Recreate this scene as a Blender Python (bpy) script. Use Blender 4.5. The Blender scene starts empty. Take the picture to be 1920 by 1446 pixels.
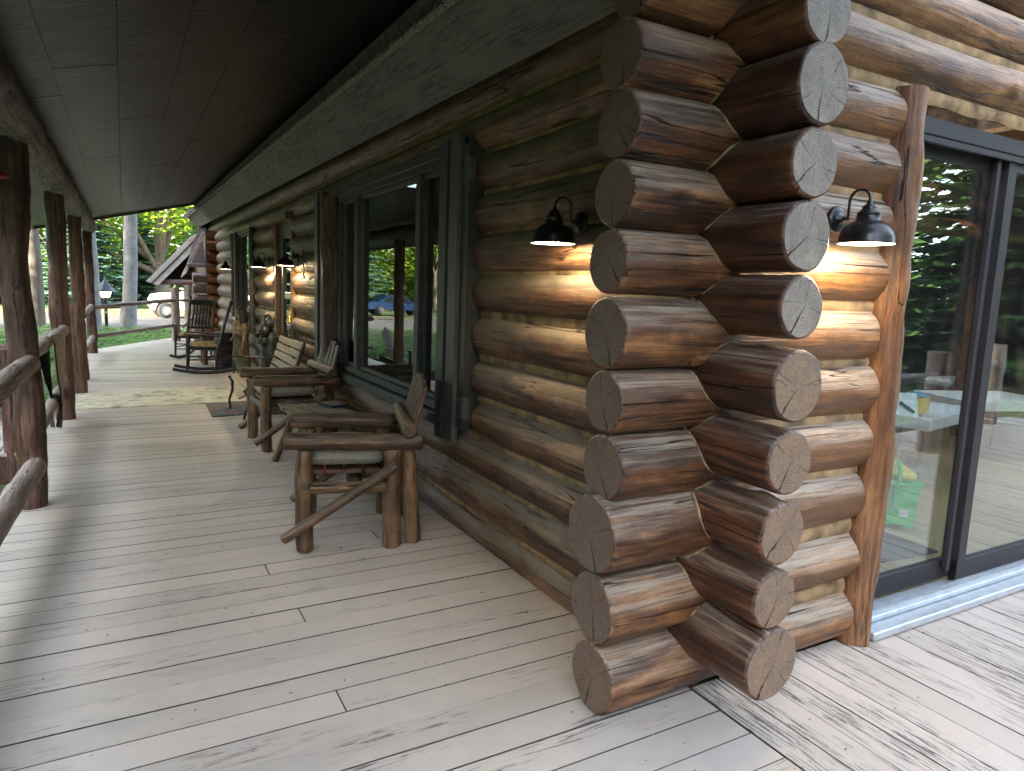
import bpy, math, random
from mathutils import Vector, Matrix, noise, Euler
R = math.radians
scene = bpy.context.scene
col = scene.collection
rnd = random.Random(7)

# ------------------------------------------------------------------ helpers
class MB:
    """collects faces, then links them as ONE mesh object"""
    def __init__(s): s.v=[]; s.f=[]; s.m=[]; s.sm=[]; s.tint=[]
    def add(s, vs, fs, mi=0, smooth=False, tint=None):
        o=len(s.v); s.v+= [tuple(x) for x in vs]
        for f in fs:
            s.f.append([o+i for i in f]); s.m.append(mi); s.sm.append(smooth); s.tint.append(tint)
    def box(s, c, d, rot=None, mi=0, bev=0.0, tint=None):
        x,y,z=[a/2 for a in d]; M=Matrix.Identity(3) if rot is None else Euler(rot).to_matrix()
        c=Vector(c)
        if bev<=0:
            vs=[c+M@Vector((sx*x,sy*y,sz*z)) for sx in(-1,1) for sy in(-1,1) for sz in(-1,1)]
            fs=[(0,1,3,2),(4,6,7,5),(0,4,5,1),(2,3,7,6),(0,2,6,4),(1,5,7,3)]
            s.add(vs,fs,mi,False,tint); return
        b=min(bev,x*.9,y*.9,z*.9)
        vs=[];idx={}
        for sx in(-1,1):
            for sy in(-1,1):
                for sz in(-1,1):
                    for k,(a,bb,cc) in enumerate(((x,y-b,z-b),(x-b,y,z-b),(x-b,y-b,z))):
                        idx[(sx,sy,sz,k)]=len(vs); vs.append(c+M@Vector((sx*a,sy*bb,sz*cc)))
        I=lambda a,b_,c_,k: idx[(a,b_,c_,k)]
        fs=[]
        for sg in(-1,1):
            fs.append([I(sg,-1,-1,0),I(sg,1,-1,0),I(sg,1,1,0),I(sg,-1,1,0)][::sg])
            fs.append([I(-1,sg,-1,1),I(-1,sg,1,1),I(1,sg,1,1),I(1,sg,-1,1)][::sg])
            fs.append([I(-1,-1,sg,2),I(1,-1,sg,2),I(1,1,sg,2),I(-1,1,sg,2)][::sg])
        for a in(-1,1):
            for b_ in(-1,1):
                fs.append([I(a,b_,-1,0),I(a,b_,-1,1),I(a,b_,1,1),I(a,b_,1,0)][::-a*b_])
                fs.append([I(a,-1,b_,0),I(a,-1,b_,2),I(a,1,b_,2),I(a,1,b_,0)][::a*b_])
                fs.append([I(-1,a,b_,1),I(-1,a,b_,2),I(1,a,b_,2),I(1,a,b_,1)][::-a*b_])
                for c_ in(-1,1):
                    fs.append([I(a,b_,c_,0),I(a,b_,c_,1),I(a,b_,c_,2)][::a*b_*c_])
        s.add(vs,fs,mi,False,tint)
    def tube(s, pts, rad, n=12, caps=True, mi=0, capmi=None, wob=0, seed=0, smooth=True, dome=False, flat=1.0):
        pts=[Vector(p) for p in pts]
        if not hasattr(rad,'__len__'): rad=[rad]*len(pts)
        up=None; rings=[]
        for i,p in enumerate(pts):
            t=(pts[min(i+1,len(pts)-1)]-pts[max(i-1,0)]).normalized()
            if up is None:
                up=Vector((0,0,1)) if abs(t.z)<.9 else Vector((1,0,0))
            u=(up-t*up.dot(t)).normalized(); w=t.cross(u); up=u
            ring=[]
            for k in range(n):
                a=2*math.pi*k/n; r=rad[i]
                if wob: r*=1+wob*noise.noise(Vector((math.cos(a)*1.3+seed*7.1,math.sin(a)*1.3,i*.37+seed)))
                ring.append(p+u*math.cos(a)*r*flat+w*math.sin(a)*r)
            rings.append(ring)
        vs=[v for r in rings for v in r]; fs=[]
        for i in range(len(rings)-1):
            for k in range(n):
                fs.append((i*n+k,i*n+(k+1)%n,(i+1)*n+(k+1)%n,(i+1)*n+k))
        s.add(vs,fs,mi,smooth)
        if caps:
            cm=mi if capmi is None else capmi
            s.add(rings[0],[list(range(n))[::-1]],cm,False)
            s.add(rings[-1],[list(range(n))],cm,False)
    def log(s, a, b, r0, r1=None, n=14, mi=0, capmi=1, seed=0, wob=.08, step=.08, bend=.0):
        a=Vector(a); b=Vector(b); r1=r0 if r1 is None else r1
        L=(b-a).length; k=max(3,int(L/step)); d=(b-a).normalized()
        side=d.cross(Vector((.3,.2,.9))).normalized()
        pts=[];rs=[]
        ch=min(.25*r0,.012)
        for i in range(k+1):
            t=i/k; q=a+(b-a)*t
            q+=side*(bend*math.sin(math.pi*t)+ .06*r0*noise.noise(Vector((t*L*2+seed*3.3,seed,0))))
            pts.append(q); rs.append((r0+(r1-r0)*t)*(1+.06*noise.noise(Vector((t*L*4,seed*1.7,5)))))
        pts=[pts[0],pts[0]+(pts[1]-pts[0])*min(.4,ch/max((pts[1]-pts[0]).length,1e-4))]+pts[1:-1]+[pts[-1]+(pts[-2]-pts[-1])*min(.4,ch/max((pts[1]-pts[0]).length,1e-4)),pts[-1]]
        rs=[rs[0]-ch]+[rs[0]]+rs[1:-1]+[rs[-1],rs[-1]-ch]
        s.tube(pts,rs,n,True,mi,capmi,wob,seed)
    def lathe(s, prof, c=(0,0,0), n=24, mi=0, M=None, smooth=True, cap0=False, cap1=False):
        c=Vector(c); M=M or Matrix.Identity(3); vs=[]
        for r,z in prof:
            for k in range(n):
                a=2*math.pi*k/n; vs.append(c+M@Vector((r*math.cos(a),r*math.sin(a),z)))
        fs=[]
        for i in range(len(prof)-1):
            for k in range(n): fs.append((i*n+k,i*n+(k+1)%n,(i+1)*n+(k+1)%n,(i+1)*n+k))
        s.add(vs,fs,mi,smooth)
        if cap0: s.add(vs[:n],[list(range(n))[::-1]],mi)
        if cap1: s.add(vs[-n:],[list(range(n))],mi)
    def prism(s, poly, ex, mi=0):
        a=[Vector(q) for q in poly]; ex=Vector(ex); b=[q+ex for q in a]; n=len(a)
        fs=[list(range(n))[::-1],list(range(n,2*n))]+[(i,(i+1)%n,n+(i+1)%n,n+i) for i in range(n)]
        s.add(a+b,fs,mi)
    def ball(s, c, r, mi=0, nu=12, nv=8, M=None):
        if not hasattr(r,'__len__'): r=(r,r,r)
        c=Vector(c); M=M or Matrix.Identity(3); vs=[c+M@Vector((0,0,r[2]))]; 
        for i in range(1,nv):
            t=math.pi*i/nv
            for k in range(nu):
                a=2*math.pi*k/nu; vs.append(c+M@Vector((r[0]*math.sin(t)*math.cos(a),r[1]*math.sin(t)*math.sin(a),r[2]*math.cos(t))))
        vs.append(c+M@Vector((0,0,-r[2]))); fs=[]
        for k in range(nu): fs.append((0,1+k,1+(k+1)%nu))
        for i in range(nv-2):
            for k in range(nu):
                a=1+i*nu+k; b=1+i*nu+(k+1)%nu; fs.append((a,a+nu,b+nu,b))
        e=len(vs)-1; o=1+(nv-2)*nu
        for k in range(nu): fs.append((e,o+(k+1)%nu,o+k))
        s.add(vs,fs,mi,True)
    def build(s, name, mats, parent=None, loc=None, rotz=0):
        me=bpy.data.meshes.new(name); me.from_pydata(s.v,[],s.f)
        if not isinstance(mats,(list,tuple)): mats=[mats]
        for m in mats: me.materials.append(m)
        me.polygons.foreach_set('material_index',[min(i,len(mats)-1) for i in s.m])
        me.polygons.foreach_set('use_smooth',s.sm)
        if any(t is not None for t in s.tint):
            at=me.attributes.new('tint','FLOAT','FACE')
            at.data.foreach_set('value',[0.5 if t is None else t for t in s.tint])
        me.update()
        o=bpy.data.objects.new(name,me); col.objects.link(o)
        if parent is not None: o.parent=parent
        if loc is not None: o.location=loc
        if rotz: o.rotation_euler=(0,0,rotz)
        return o

def tag(o,label=None,cat=None,group=None,kind=None):
    if label: o['label']=label
    if cat: o['category']=cat
    if group: o['group']=group
    if kind: o['kind']=kind
    return o
def thing(name,label,cat,loc=(0,0,0),rotz=0,group=None):
    o=bpy.data.objects.new(name,None); col.objects.link(o); o.empty_display_size=.1
    o.location=loc; o.rotation_euler=(0,0,rotz)
    return tag(o,label,cat,group)
def copy_tree(o,parent=None):
    c=o.copy(); col.objects.link(c); c.parent=parent
    for ch in list(o.children): copy_tree(ch,c)
    return c

# ------------------------------------------------------------------ materials
class NT:
    def __init__(s,name):
        s.m=bpy.data.materials.new(name); s.m.use_nodes=True; s.t=s.m.node_tree
        s.t.nodes.clear(); s.out=s.t.nodes.new('ShaderNodeOutputMaterial')
    def n(s,ty,**kw):
        nd=s.t.nodes.new('ShaderNode'+ty)
        for k,v in kw.items():
            if k.startswith('_'): setattr(nd,k[1:],v)
            else:
                key=k.replace('__',' ')
                sk=nd.inputs[int(key[1:])] if key[0]=='i' and key[1:].isdigit() else nd.inputs[key]
                s.put(sk,v)
        return nd
    def put(s,sk,v):
        if isinstance(v,bpy.types.NodeSocket): s.t.links.new(v,sk)
        elif isinstance(v,bpy.types.Node): s.t.links.new(v.outputs[0],sk)
        else:
            if sk.type=='RGBA' and len(v)==3: v=(*v,1)
            sk.default_value=v
    def math(s,op,a,b=None,c=None,clamp=False):
        nd=s.t.nodes.new('ShaderNodeMath'); nd.operation=op; nd.use_clamp=clamp
        s.put(nd.inputs[0],a)
        if b is not None: s.put(nd.inputs[1],b)
        if c is not None: s.put(nd.inputs[2],c)
        return nd.outputs[0]
    def ramp(s,fac,stops,interp='LINEAR'):
        nd=s.t.nodes.new('ShaderNodeValToRGB'); nd.color_ramp.interpolation=interp
        e=nd.color_ramp.elements
        while len(e)<len(stops): e.new(.5)
        for el,(p,c) in zip(e,stops):
            el.position=p; el.color=(c,c,c,1) if not hasattr(c,'__len__') else (*c,1)
        s.put(nd.inputs[0],fac); return nd.outputs[0]
    def mix(s,fac,a,b,mode='MIX'):
        nd=s.t.nodes.new('ShaderNodeMix'); nd.data_type='RGBA'; nd.blend_type=mode
        s.put(nd.inputs[0],fac); s.put(nd.inputs[6],a); s.put(nd.inputs[7],b); return nd.outputs[2]
    def noise(s,vec,scale,detail=4,rough=.55,dist=0):
        nd=s.n('TexNoise',Vector=vec,Scale=scale,Detail=detail,Roughness=rough,Distortion=dist); return nd.outputs[0]
    def mapv(s,vec,sc=(1,1,1),loc=(0,0,0)):
        nd=s.n('Mapping',Vector=vec); nd.inputs['Scale'].default_value=sc
        s.put(nd.inputs['Location'],loc); return nd.outputs[0]
    def bump(s,h,st=.3,dist=.01,normal=None):
        nd=s.n('Bump',Height=h,Strength=st,Distance=dist)
        if normal is not None: s.put(nd.inputs['Normal'],normal)
        return nd.outputs[0]
    def bsdf(s,**kw):
        nd=s.n('BsdfPrincipled',**kw); s.t.links.new(nd.outputs[0],s.out.inputs[0]); return nd
    def rloc(s,k=37.0):
        oi=s.n('ObjectInfo'); r=oi.outputs['Random']
        cx=s.n('CombineXYZ'); 
        for i,f in enumerate((k,k*1.7,k*.6)): s.put(cx.inputs[i],s.math('MULTIPLY',r,f))
        return cx.outputs[0], r

def mat_plain(name,c,rough=.6,metal=0,spec=.5,nz=.12,scale=20,bump=.1,coat=0):
    t=NT(name); tc=t.n('TexCoord').outputs['Object']
    nn=t.noise(tc,scale,5)
    lo=tuple(x*(1-nz*2) for x in c); hi=tuple(min(1,x*(1+nz*2)) for x in c)
    colr=t.ramp(nn,[(.3,lo),(.7,hi)])
    rr=t.math('MULTIPLY_ADD',nn,.2,rough-.1,clamp=True)
    b=t.bsdf(Base__Color=colr,Roughness=rr,Metallic=metal,Normal=t.bump(nn,bump,.004))
    b.inputs['Specular IOR Level'].default_value=spec
    if coat: b.inputs['Coat Weight'].default_value=coat
    return t.m

def mat_log(name,dark,mid,bright,dust=.5,dustcol=(.23,.2,.165),gloss=.33,worn=.5,wornlo=.1,outx=None):
    """varnished log; object X runs along the log"""
    t=NT(name); tc=t.n('TexCoord').outputs['Object']; loc,rv=t.rloc()
    v=t.mapv(tc,(1,1,1),loc)
    a=t.noise(t.mapv(v,(1.0,8,8)),1.0,6,.62,.2)
    fine=t.noise(t.mapv(v,(3.0,62,62)),1.0,5,.7)
    mott=t.noise(t.mapv(v,(6,11,11)),1.0,5,.65,.4)
    f=t.math('ADD',t.math('MULTIPLY',a,.62),t.math('MULTIPLY',mott,.38))
    f=t.math('ADD',f,t.math('MULTIPLY',t.math('SUBTRACT',rv,.5),.08))
    c=t.ramp(f,[(.38,dark),(.5,mid),(.62,bright)])
    # hand planed dark stain streaks
    st=t.noise(t.mapv(v,(1.7,34,34),(3,1,7)),1.0,6,.65,.5)
    c=t.mix(t.ramp(st,[(.52,0),(.62,.85)]),c,tuple(x*.35 for x in dark))
    c=t.mix(t.math('MULTIPLY',t.ramp(fine,[(.38,1),(.56,0)]),.6),c,tuple(x*.5 for x in dark))
    # drying checks
    ck=t.noise(t.mapv(v,(.55,15,15),(9,4,2)),1.0,3,.42,.12)
    line=t.ramp(t.math('ABSOLUTE',t.math('SUBTRACT',ck,.5)),[(.0,1),(.003,1),(.009,0)])
    gate=t.ramp(t.noise(t.mapv(v,(1.3,7,7),(5,5,1)),1.0,2),[(.46,0),(.52,1)])
    crk=t.math('MULTIPLY',line,gate)
    # knots
    vo=t.n('TexVoronoi',Vector=t.mapv(v,(2.6,6.5,6.5)),Scale=1.0,Randomness=1.0)
    kd=vo.outputs['Distance']
    kn=t.ramp(kd,[(.05,1),(.1,.7),(.17,0)])
    kg=t.ramp(t.n('SeparateColor',Color=vo.outputs['Color']).outputs[0],[(.5,0),(.55,1)])
    knot=t.math('MULTIPLY',kn,kg)
    c=t.mix(t.math('MULTIPLY',knot,.8),c,tuple(x*.25 for x in dark))
    # weathered finish / dust lying on the upward side
    nz=t.n('SeparateXYZ',Vector=t.n('NewGeometry').outputs['Normal']).outputs[2]
    up=t.ramp(t.math('ADD',nz,t.math('MULTIPLY',t.math('SUBTRACT',a,.5),.9)),[(wornlo,0),(.75,1)])
    wn=t.noise(t.mapv(v,(2.0,48,48),(1,8,3)),1.0,6,.75)
    wmask=t.math('MULTIPLY',up,t.ramp(wn,[(.56-.14*worn,0),(.60,1)]))
    if outx:
        # the run beyond the corner has lost most of its finish
        ox=t.n('SeparateXYZ',Vector=tc).outputs[0]
        og=t.ramp(t.math('ADD',t.math('DIVIDE',ox,2.0),t.math('MULTIPLY',t.math('SUBTRACT',mott,.5),.25)),[(outx/2,0),(outx/2+.06,1)])
        side=t.ramp(t.math('ADD',nz,t.math('MULTIPLY',t.math('SUBTRACT',a,.5),1.6)),[(0,0),(.5,1)])
        wn2=t.noise(t.mapv(v,(2.6,58,58),(4,3,8)),1.0,6,.78)
        c=t.mix(t.math('MULTIPLY',og,.28),c,(.30,.15,.06))
        wx=t.math('MULTIPLY',t.math('MULTIPLY',og,side),t.ramp(wn2,[(.46,0),(.56,.8)]))
        c=t.mix(wx,c,(.36,.30,.235))
        c=t.mix(t.math('MULTIPLY',t.math('MULTIPLY',og,side),t.ramp(t.noise(t.mapv(v,(1.8,42,42),(14,3,8)),1.0,6,.75),[(.55,0),(.6,.85)])),c,(.05,.038,.03))
    c=t.mix(t.math('MULTIPLY',wmask,worn),c,(.40,.34,.27))
    soft=t.math('MULTIPLY',up,t.ramp(mott,[(.3,.6),(.6,1)]))
    c=t.mix(t.math('MULTIPLY',soft,dust),c,dustcol)
    c=t.mix(crk,c,(.006,.004,.003))
    rough=t.math('ADD',t.math('MULTIPLY',soft,.45*max(dust,.3)),t.math('MULTIPLY_ADD',st,.35,gloss-.12),clamp=True)
    h=t.math('SUBTRACT',t.math('ADD',t.math('MULTIPLY',fine,.5),t.math('ADD',t.math('MULTIPLY',mott,.5),t.math('MULTIPLY',st,-.35))),t.math('MULTIPLY',crk,1.8))
    h=t.math('ADD',h,t.math('MULTIPLY',knot,-.5))
    b=t.bsdf(Base__Color=c,Roughness=rough,Normal=t.bump(h,.8,.012)); b.inputs['Specular IOR Level'].default_value=.5
    return t.m

def mat_end(name,base,line,grey,edge,ang=-90,spread=70):
    """sawn log end: rings, radial checks; object X is the log axis"""
    t=NT(name); tc=t.n('TexCoord').outputs['Object']; loc,rv=t.rloc(11)
    sp=t.n('SeparateXYZ',Vector=tc)
    cy=t.math('MULTIPLY',t.math('SUBTRACT',rv,.5),.03)
    y=t.math('ADD',sp.outputs[1],cy); z=t.math('ADD',sp.outputs[2],t.math('MULTIPLY',cy,-.8))
    v=t.mapv(tc,(1,1,1),loc)
    nw=t.noise(v,12,3); nf=t.noise(v,85,5,.7)
    r=t.math('SQRT',t.math('ADD',t.math('MULTIPLY',y,y),t.math('MULTIPLY',z,z)))
    rr=t.math('ADD',r,t.math('MULTIPLY',t.math('SUBTRACT',nw,.5),.018))
    ring=t.math('SINE',t.math('MULTIPLY',rr,700.0))
    ring=t.ramp(t.math('MULTIPLY_ADD',ring,.5,.5),[(.45,0),(.95,1)])
    ringg=t.math('MULTIPLY',ring,t.ramp(t.noise(v,22,3),[(.35,.15),(.6,.8)]))
    c=t.mix(t.ramp(t.noise(v,9,4),[(.35,0),(.65,1)]),base,grey)
    c=t.mix(t.math('MULTIPLY',ringg,.6),c,line)
    c=t.mix(t.ramp(nf,[(.3,.55),(.55,0)]),c,line)
    c=t.mix(t.ramp(nf,[(.62,0),(.75,.5)]),c,edge)
    crk=None
    for k,(da,w,l0) in enumerate(((0,.0050,-.004),(2.3,.0017,.02),(-1.9,.0015,.03),(1.2,.0012,.055),(3.6,.0010,.06))):
        an=t.math('MULTIPLY_ADD',t.math('FRACT',t.math('MULTIPLY',rv,7.0+3*k)),R(spread)*(1 if k==0 else 1.6),R(ang)-R(spread)/2+da)
        an=t.math('ADD',an,t.math('MULTIPLY',t.math('SUBTRACT',t.noise(v,20+k,3),.5),.30))
        ca=t.math('COSINE',an); sa=t.math('SINE',an)
        al=t.math('ADD',t.math('MULTIPLY',y,ca),t.math('MULTIPLY',z,sa))
        ac=t.math('ABSOLUTE',t.math('SUBTRACT',t.math('MULTIPLY',z,ca),t.math('MULTIPLY',y,sa)))
        wid=t.math('MULTIPLY',t.math('MULTIPLY_ADD',al,9.0,.10),t.math('MULTIPLY',t.ramp(t.noise(v,45+k,2),[(.3,.55),(.7,1.3)]),w))
        inside=t.math('MULTIPLY',t.math('LESS_THAN',ac,wid),t.math('GREATER_THAN',al,l0))
        crk=inside if crk is None else t.math('MAXIMUM',crk,inside)
    c=t.mix(crk,c,(.008,.006,.005))
    h=t.math('SUBTRACT',t.math('ADD',t.math('MULTIPLY',ringg,-.35),nf),t.math('MULTIPLY',crk,3))
    t.bsdf(Base__Color=c,Roughness=.62,Normal=t.bump(h,.5,.006))
    return t.m

def mat_boards(name,paint,bare,along='X',peel=.5,rough=.5,tintamt=.12,stain=.5):
    t=NT(name); tc=t.n('TexCoord').outputs['Object']
    ti=t.n('Attribute',_attribute_name='tint').outputs['Fac']
    off=t.n('CombineXYZ'); t.put(off.inputs[0],t.math('MULTIPLY',ti,91.0)); t.put(off.inputs[1],t.math('MULTIPLY',ti,57.0))
    S=lambda a,b: (a,b,b) if along=='X' else (b,a,b)
    v=t.mapv(tc,(1,1,1),off.outputs[0])
    big=t.noise(tc,1.3,4); med=t.noise(v,9,5,.6)
    grain=t.noise(t.mapv(v,S(3,60)),1.0,5,.65,.5)
    c=t.mix(t.ramp(big,[(.35,0),(.7,stain)]),paint,tuple(x*.86 for x in paint))
    c=t.mix(t.ramp(med,[(.35,.22*stain*2),(.6,0)]),c,tuple(x*y for x,y in zip(paint,(.74,.75,.78))))
    k=t.math('MULTIPLY_ADD',ti,tintamt*2,1-tintamt)
    vm=t.n('VectorMath',_operation='SCALE'); t.put(vm.inputs[0],c); t.put(vm.inputs['Scale'],k); c=vm.outputs[0]
    # peeled paint along the grain
    pg=t.noise(t.mapv(v,S(1.1,5),(4,2,0)),1.0,4,.6)
    pf=t.noise(t.mapv(v,S(5,90),(2,7,0)),1.0,5,.7,.8)
    pm=t.math('MULTIPLY',t.ramp(pg,[(.62-.22*peel,0),(.72-.2*peel,1)]),t.ramp(pf,[(.60-.1*peel,0),(.63-.1*peel,1)]))
    c=t.mix(pm,c,t.mix(grain,bare,tuple(x*.4 for x in bare)))
    # knots / chips / specks
    vo=t.n('TexVoronoi',Vector=t.mapv(v,S(4,7)),Scale=1.0,Randomness=1.0)
    sk=t.math('MULTIPLY',t.ramp(vo.outputs['Distance'],[(.035,1),(.06,0)]),t.ramp(t.n('SeparateColor',Color=vo.outputs['Color']).outputs[1],[(.72,0),(.76,1)]))
    c=t.mix(t.math('MULTIPLY',sk,.8),c,(.06,.055,.05))
    vo2=t.n('TexVoronoi',Vector=tc,Scale=11.0,Randomness=1.0)
    s2=t.math('MULTIPLY',t.math('LESS_THAN',vo2.outputs['Distance'],.05),t.math('GREATER_THAN',t.n('SeparateColor',Color=vo2.outputs['Color']).outputs[0],.8))
    c=t.mix(s2,c,(.05,.045,.04))
    h=t.math('SUBTRACT',t.math('MULTIPLY',grain,.35),t.math('MULTIPLY',pm,.6))
    rg=t.math('ADD',t.math('MULTIPLY',med,.25),t.math('MULTIPLY_ADD',pm,.3,rough-.12),clamp=True)
    t.bsdf(Base__Color=c,Roughness=rg,Normal=t.bump(h,.35,.006))
    return t.m

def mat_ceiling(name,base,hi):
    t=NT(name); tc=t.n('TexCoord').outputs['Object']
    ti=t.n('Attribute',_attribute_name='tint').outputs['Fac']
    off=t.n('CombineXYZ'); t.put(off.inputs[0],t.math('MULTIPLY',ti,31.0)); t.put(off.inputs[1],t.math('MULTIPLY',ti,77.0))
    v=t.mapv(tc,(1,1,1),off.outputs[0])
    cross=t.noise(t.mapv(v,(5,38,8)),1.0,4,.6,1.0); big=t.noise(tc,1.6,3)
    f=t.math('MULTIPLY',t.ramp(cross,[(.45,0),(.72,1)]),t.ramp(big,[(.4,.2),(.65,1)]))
    c=t.mix(f,base,hi)  # cross streaks of the boards, their sheen put into the paler colour
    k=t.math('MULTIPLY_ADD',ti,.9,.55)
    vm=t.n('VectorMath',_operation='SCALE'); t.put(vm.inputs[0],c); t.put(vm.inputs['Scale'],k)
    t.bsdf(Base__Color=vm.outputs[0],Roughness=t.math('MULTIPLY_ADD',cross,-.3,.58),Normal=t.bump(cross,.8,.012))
    return t.m

def mat_leaf(name,c1,c2,trans=.45,scale=1.2):
    t=NT(name); tc=t.n('TexCoord').outputs['Object']
    n1=t.noise(tc,scale,3); n2=t.noise(tc,scale*9,2)
    f=t.math('ADD',t.math('MULTIPLY',n1,.6),t.math('MULTIPLY',n2,.4))
    c=t.ramp(f,[(.36,c1),(.62,c2)])
    d=t.n('BsdfDiffuse',Color=c); tr=t.n('BsdfTranslucent',Color=t.mix(.5,c,tuple(min(1,x*1.5) for x in c2)))
    g=t.n('BsdfGlossy',Color=(.5,.5,.5),Roughness=.45)
    m1=t.n('MixShader',i0=trans,i1=d,i2=tr); m2=t.n('MixShader',i0=.06,i1=m1,i2=g)
    t.t.links.new(m2.outputs[0],t.out.inputs[0]); return t.m

def mat_bark(name,c1,c2,vs=(9,9,1.6),rough=.85):
    t=NT(name); tc=t.n('TexCoord').outputs['Object']
    a=t.noise(t.mapv(tc,vs),1.0,6,.65,.6); b=t.noise(tc,1.5,3)
    c=t.ramp(t.math('ADD',t.math('MULTIPLY',a,.7),t.math('MULTIPLY',b,.3)),[(.35,c1),(.62,c2)])
    t.bsdf(Base__Color=c,Roughness=rough,Normal=t.bump(a,.8,.03)); return t.m

def mat_ground(name,c1,c2,c3,s=.35):
    t=NT(name); tc=t.n('TexCoord').outputs['Object']
    a=t.noise(tc,s,5,.6); b=t.noise(tc,14,5,.7)
    c=t.ramp(a,[(.35,c1),(.5,c2),(.68,c3)])
    c=t.mix(t.ramp(b,[(.35,.5),(.6,0)]),c,tuple(x*.45 for x in c1))
    t.bsdf(Base__Color=c,Roughness=.95,Normal=t.bump(b,.9,.05)); return t.m

def mat_glass(name,refl=1.8,tint=(.9,.95,.93),base=.03,dirt=.03):
    t=NT(name); ge=t.n('NewGeometry'); dt=t.n('VectorMath',_operation='DOT_PRODUCT')
    t.put(dt.inputs[0],ge.outputs['Incoming']); t.put(dt.inputs[1],ge.outputs['Normal'])
    k=t.math('POWER',t.math('SUBTRACT',1.0,t.math('ABSOLUTE',dt.outputs['Value'])),5.0)
    f=t.math('MULTIPLY_ADD',k,.93*refl,base,clamp=True)
    tr=t.n('BsdfTransparent',Color=tint); gl=t.n('BsdfGlossy',Color=(.92,.96,.97),Roughness=.0)
    tc=t.n('TexCoord').outputs['Object']
    nn=t.n('Bump',Height=t.noise(tc,1.1,2),Strength=.02,Distance=.05); t.put(gl.inputs['Normal'],nn.outputs[0])
    m=t.n('MixShader',i0=f,i1=tr,i2=gl)
    di=t.n('BsdfDiffuse',Color=(.5,.5,.5))
    d=t.math('MULTIPLY',t.ramp(t.noise(t.mapv(tc,(6,6,2)),3,5,.7),[(.5,.25),(.72,1)]),dirt)
    m2=t.n('MixShader',i0=d,i1=m,i2=di)
    t.t.links.new(m2.outputs[0],t.out.inputs[0]); return t.m

def mat_emit(name,c,s):
    t=NT(name); e=t.n('Emission',Color=c,Strength=s); t.t.links.new(e.outputs[0],t.out.inputs[0]); return t.m

M={}
M['log_x']=mat_log('log_gable_varnish',(.036,.014,.008),(.145,.058,.023),(.40,.19,.07),dust=.25,worn=.9,gloss=.34,wornlo=-.05,outx=.62)
M['log_xr']=mat_log('log_gable_weathered',(.07,.028,.012),(.19,.085,.03),(.36,.18,.07),dust=.35,worn=.85,gloss=.42,dustcol=(.36,.31,.25),wornlo=-.25)
M['log_y']=mat_log('log_corner_varnish',(.028,.012,.008),(.085,.032,.016),(.20,.080,.036),dust=.2,worn=.55,gloss=.3,wornlo=.25,dustcol=(.13,.12,.11))
M['log_wall']=mat_log('log_wall_dusty',(.06,.027,.017),(.155,.072,.04),(.31,.16,.082),dust=.85,worn=.12,gloss=.45,dustcol=(.30,.265,.215),wornlo=-.05)
M['end_l']=mat_end('log_end_brown',(.150,.092,.065),(.035,.022,.017),(.16,.115,.09),(.20,.16,.13),ang=-100,spread=60)
M['end_r']=mat_end('log_end_tan',(.26,.165,.098),(.055,.032,.02),(.20,.14,.10),(.36,.30,.24),ang=-75,spread=75)
M['end_r2']=mat_end('log_end_grey',(.30,.25,.205),(.075,.06,.05),(.20,.17,.145),(.42,.38,.33),ang=-75,spread=75)
M['chink']=mat_plain('chinking_tan',(.25,.165,.085),.8,nz=.35,scale=9,bump=.5)
M['chink_dull']=mat_plain('chinking_cord',(.24,.18,.10),.85,nz=.3,scale=30,bump=.6)
M['deck']=mat_boards('deck_paint_porch',(.462,.418,.374),(.20,.165,.14),'X',peel=.42,rough=.52,tintamt=.09,stain=.85)
M['deck_side']=mat_boards('deck_paint_side',(.47,.42,.375),(.17,.155,.14),'Y',peel=.76,rough=.6,tintamt=.08,stain=.5)
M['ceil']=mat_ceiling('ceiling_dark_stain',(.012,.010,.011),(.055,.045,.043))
M['fascia']=mat_boards('fascia_dark_grey',(.135,.122,.108),(.105,.094,.082),'Y',peel=.9,rough=.6,tintamt=.1,stain=.9)
M['drip']=mat_plain('drip_edge',(.16,.15,.13),.7,nz=.3,scale=40,bump=.5)
M['roof']=mat_plain('shingle_dark',(.06,.05,.045),.9,nz=.3,scale=15,bump=.6)
M['trim']=mat_plain('window_trim_charcoal',(.040,.042,.042),.5,nz=.2,scale=18,bump=.15)
M['trim_lt']=mat_plain('window_trim_grey',(.07,.073,.072),.5,nz=.15,scale=18,bump=.15)
M['alu_dark']=mat_plain('door_frame_bronze',(.016,.014,.018),.55,nz=.08,scale=10,bump=.03)
M['alu_hi']=mat_plain('door_frame_face',(.11,.11,.13),.45,metal=.2,nz=.06,scale=10,bump=.03)
M['alu']=mat_plain('aluminium_sill',(.50,.55,.60),.35,metal=.55,nz=.06,scale=14,bump=.05)
M['glass_p']=mat_glass('glass_porch',1.3,(.42,.47,.45),.07,.012)  # dark tint stands in for the shade of the room behind
M['glass_d']=mat_glass('glass_door',1.1,(.90,.95,.94),.13,.03)
M['post']=mat_log('post_bark_brown',(.036,.017,.011),(.115,.055,.036),(.23,.125,.085),dust=.0,worn=.0,gloss=.5)
M['post_end']=mat_end('post_end',(.12,.08,.05),(.05,.03,.02),(.1,.08,.06),(.2,.17,.14))
M['rail']=mat_log('rail_pinkish',(.14,.095,.08),(.28,.205,.175),(.42,.34,.30),dust=.35,worn=.2,gloss=.5,dustcol=(.34,.3,.28))
M['beam']=mat_log('beam_log_grey',(.08,.067,.055),(.20,.18,.15),(.34,.31,.27),dust=0,worn=0,gloss=.55)
M['furn']=mat_log('furniture_log',(.042,.020,.011),(.13,.068,.033),(.30,.17,.08),dust=.35,worn=.5,gloss=.4,dustcol=(.15,.13,.10))
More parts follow.
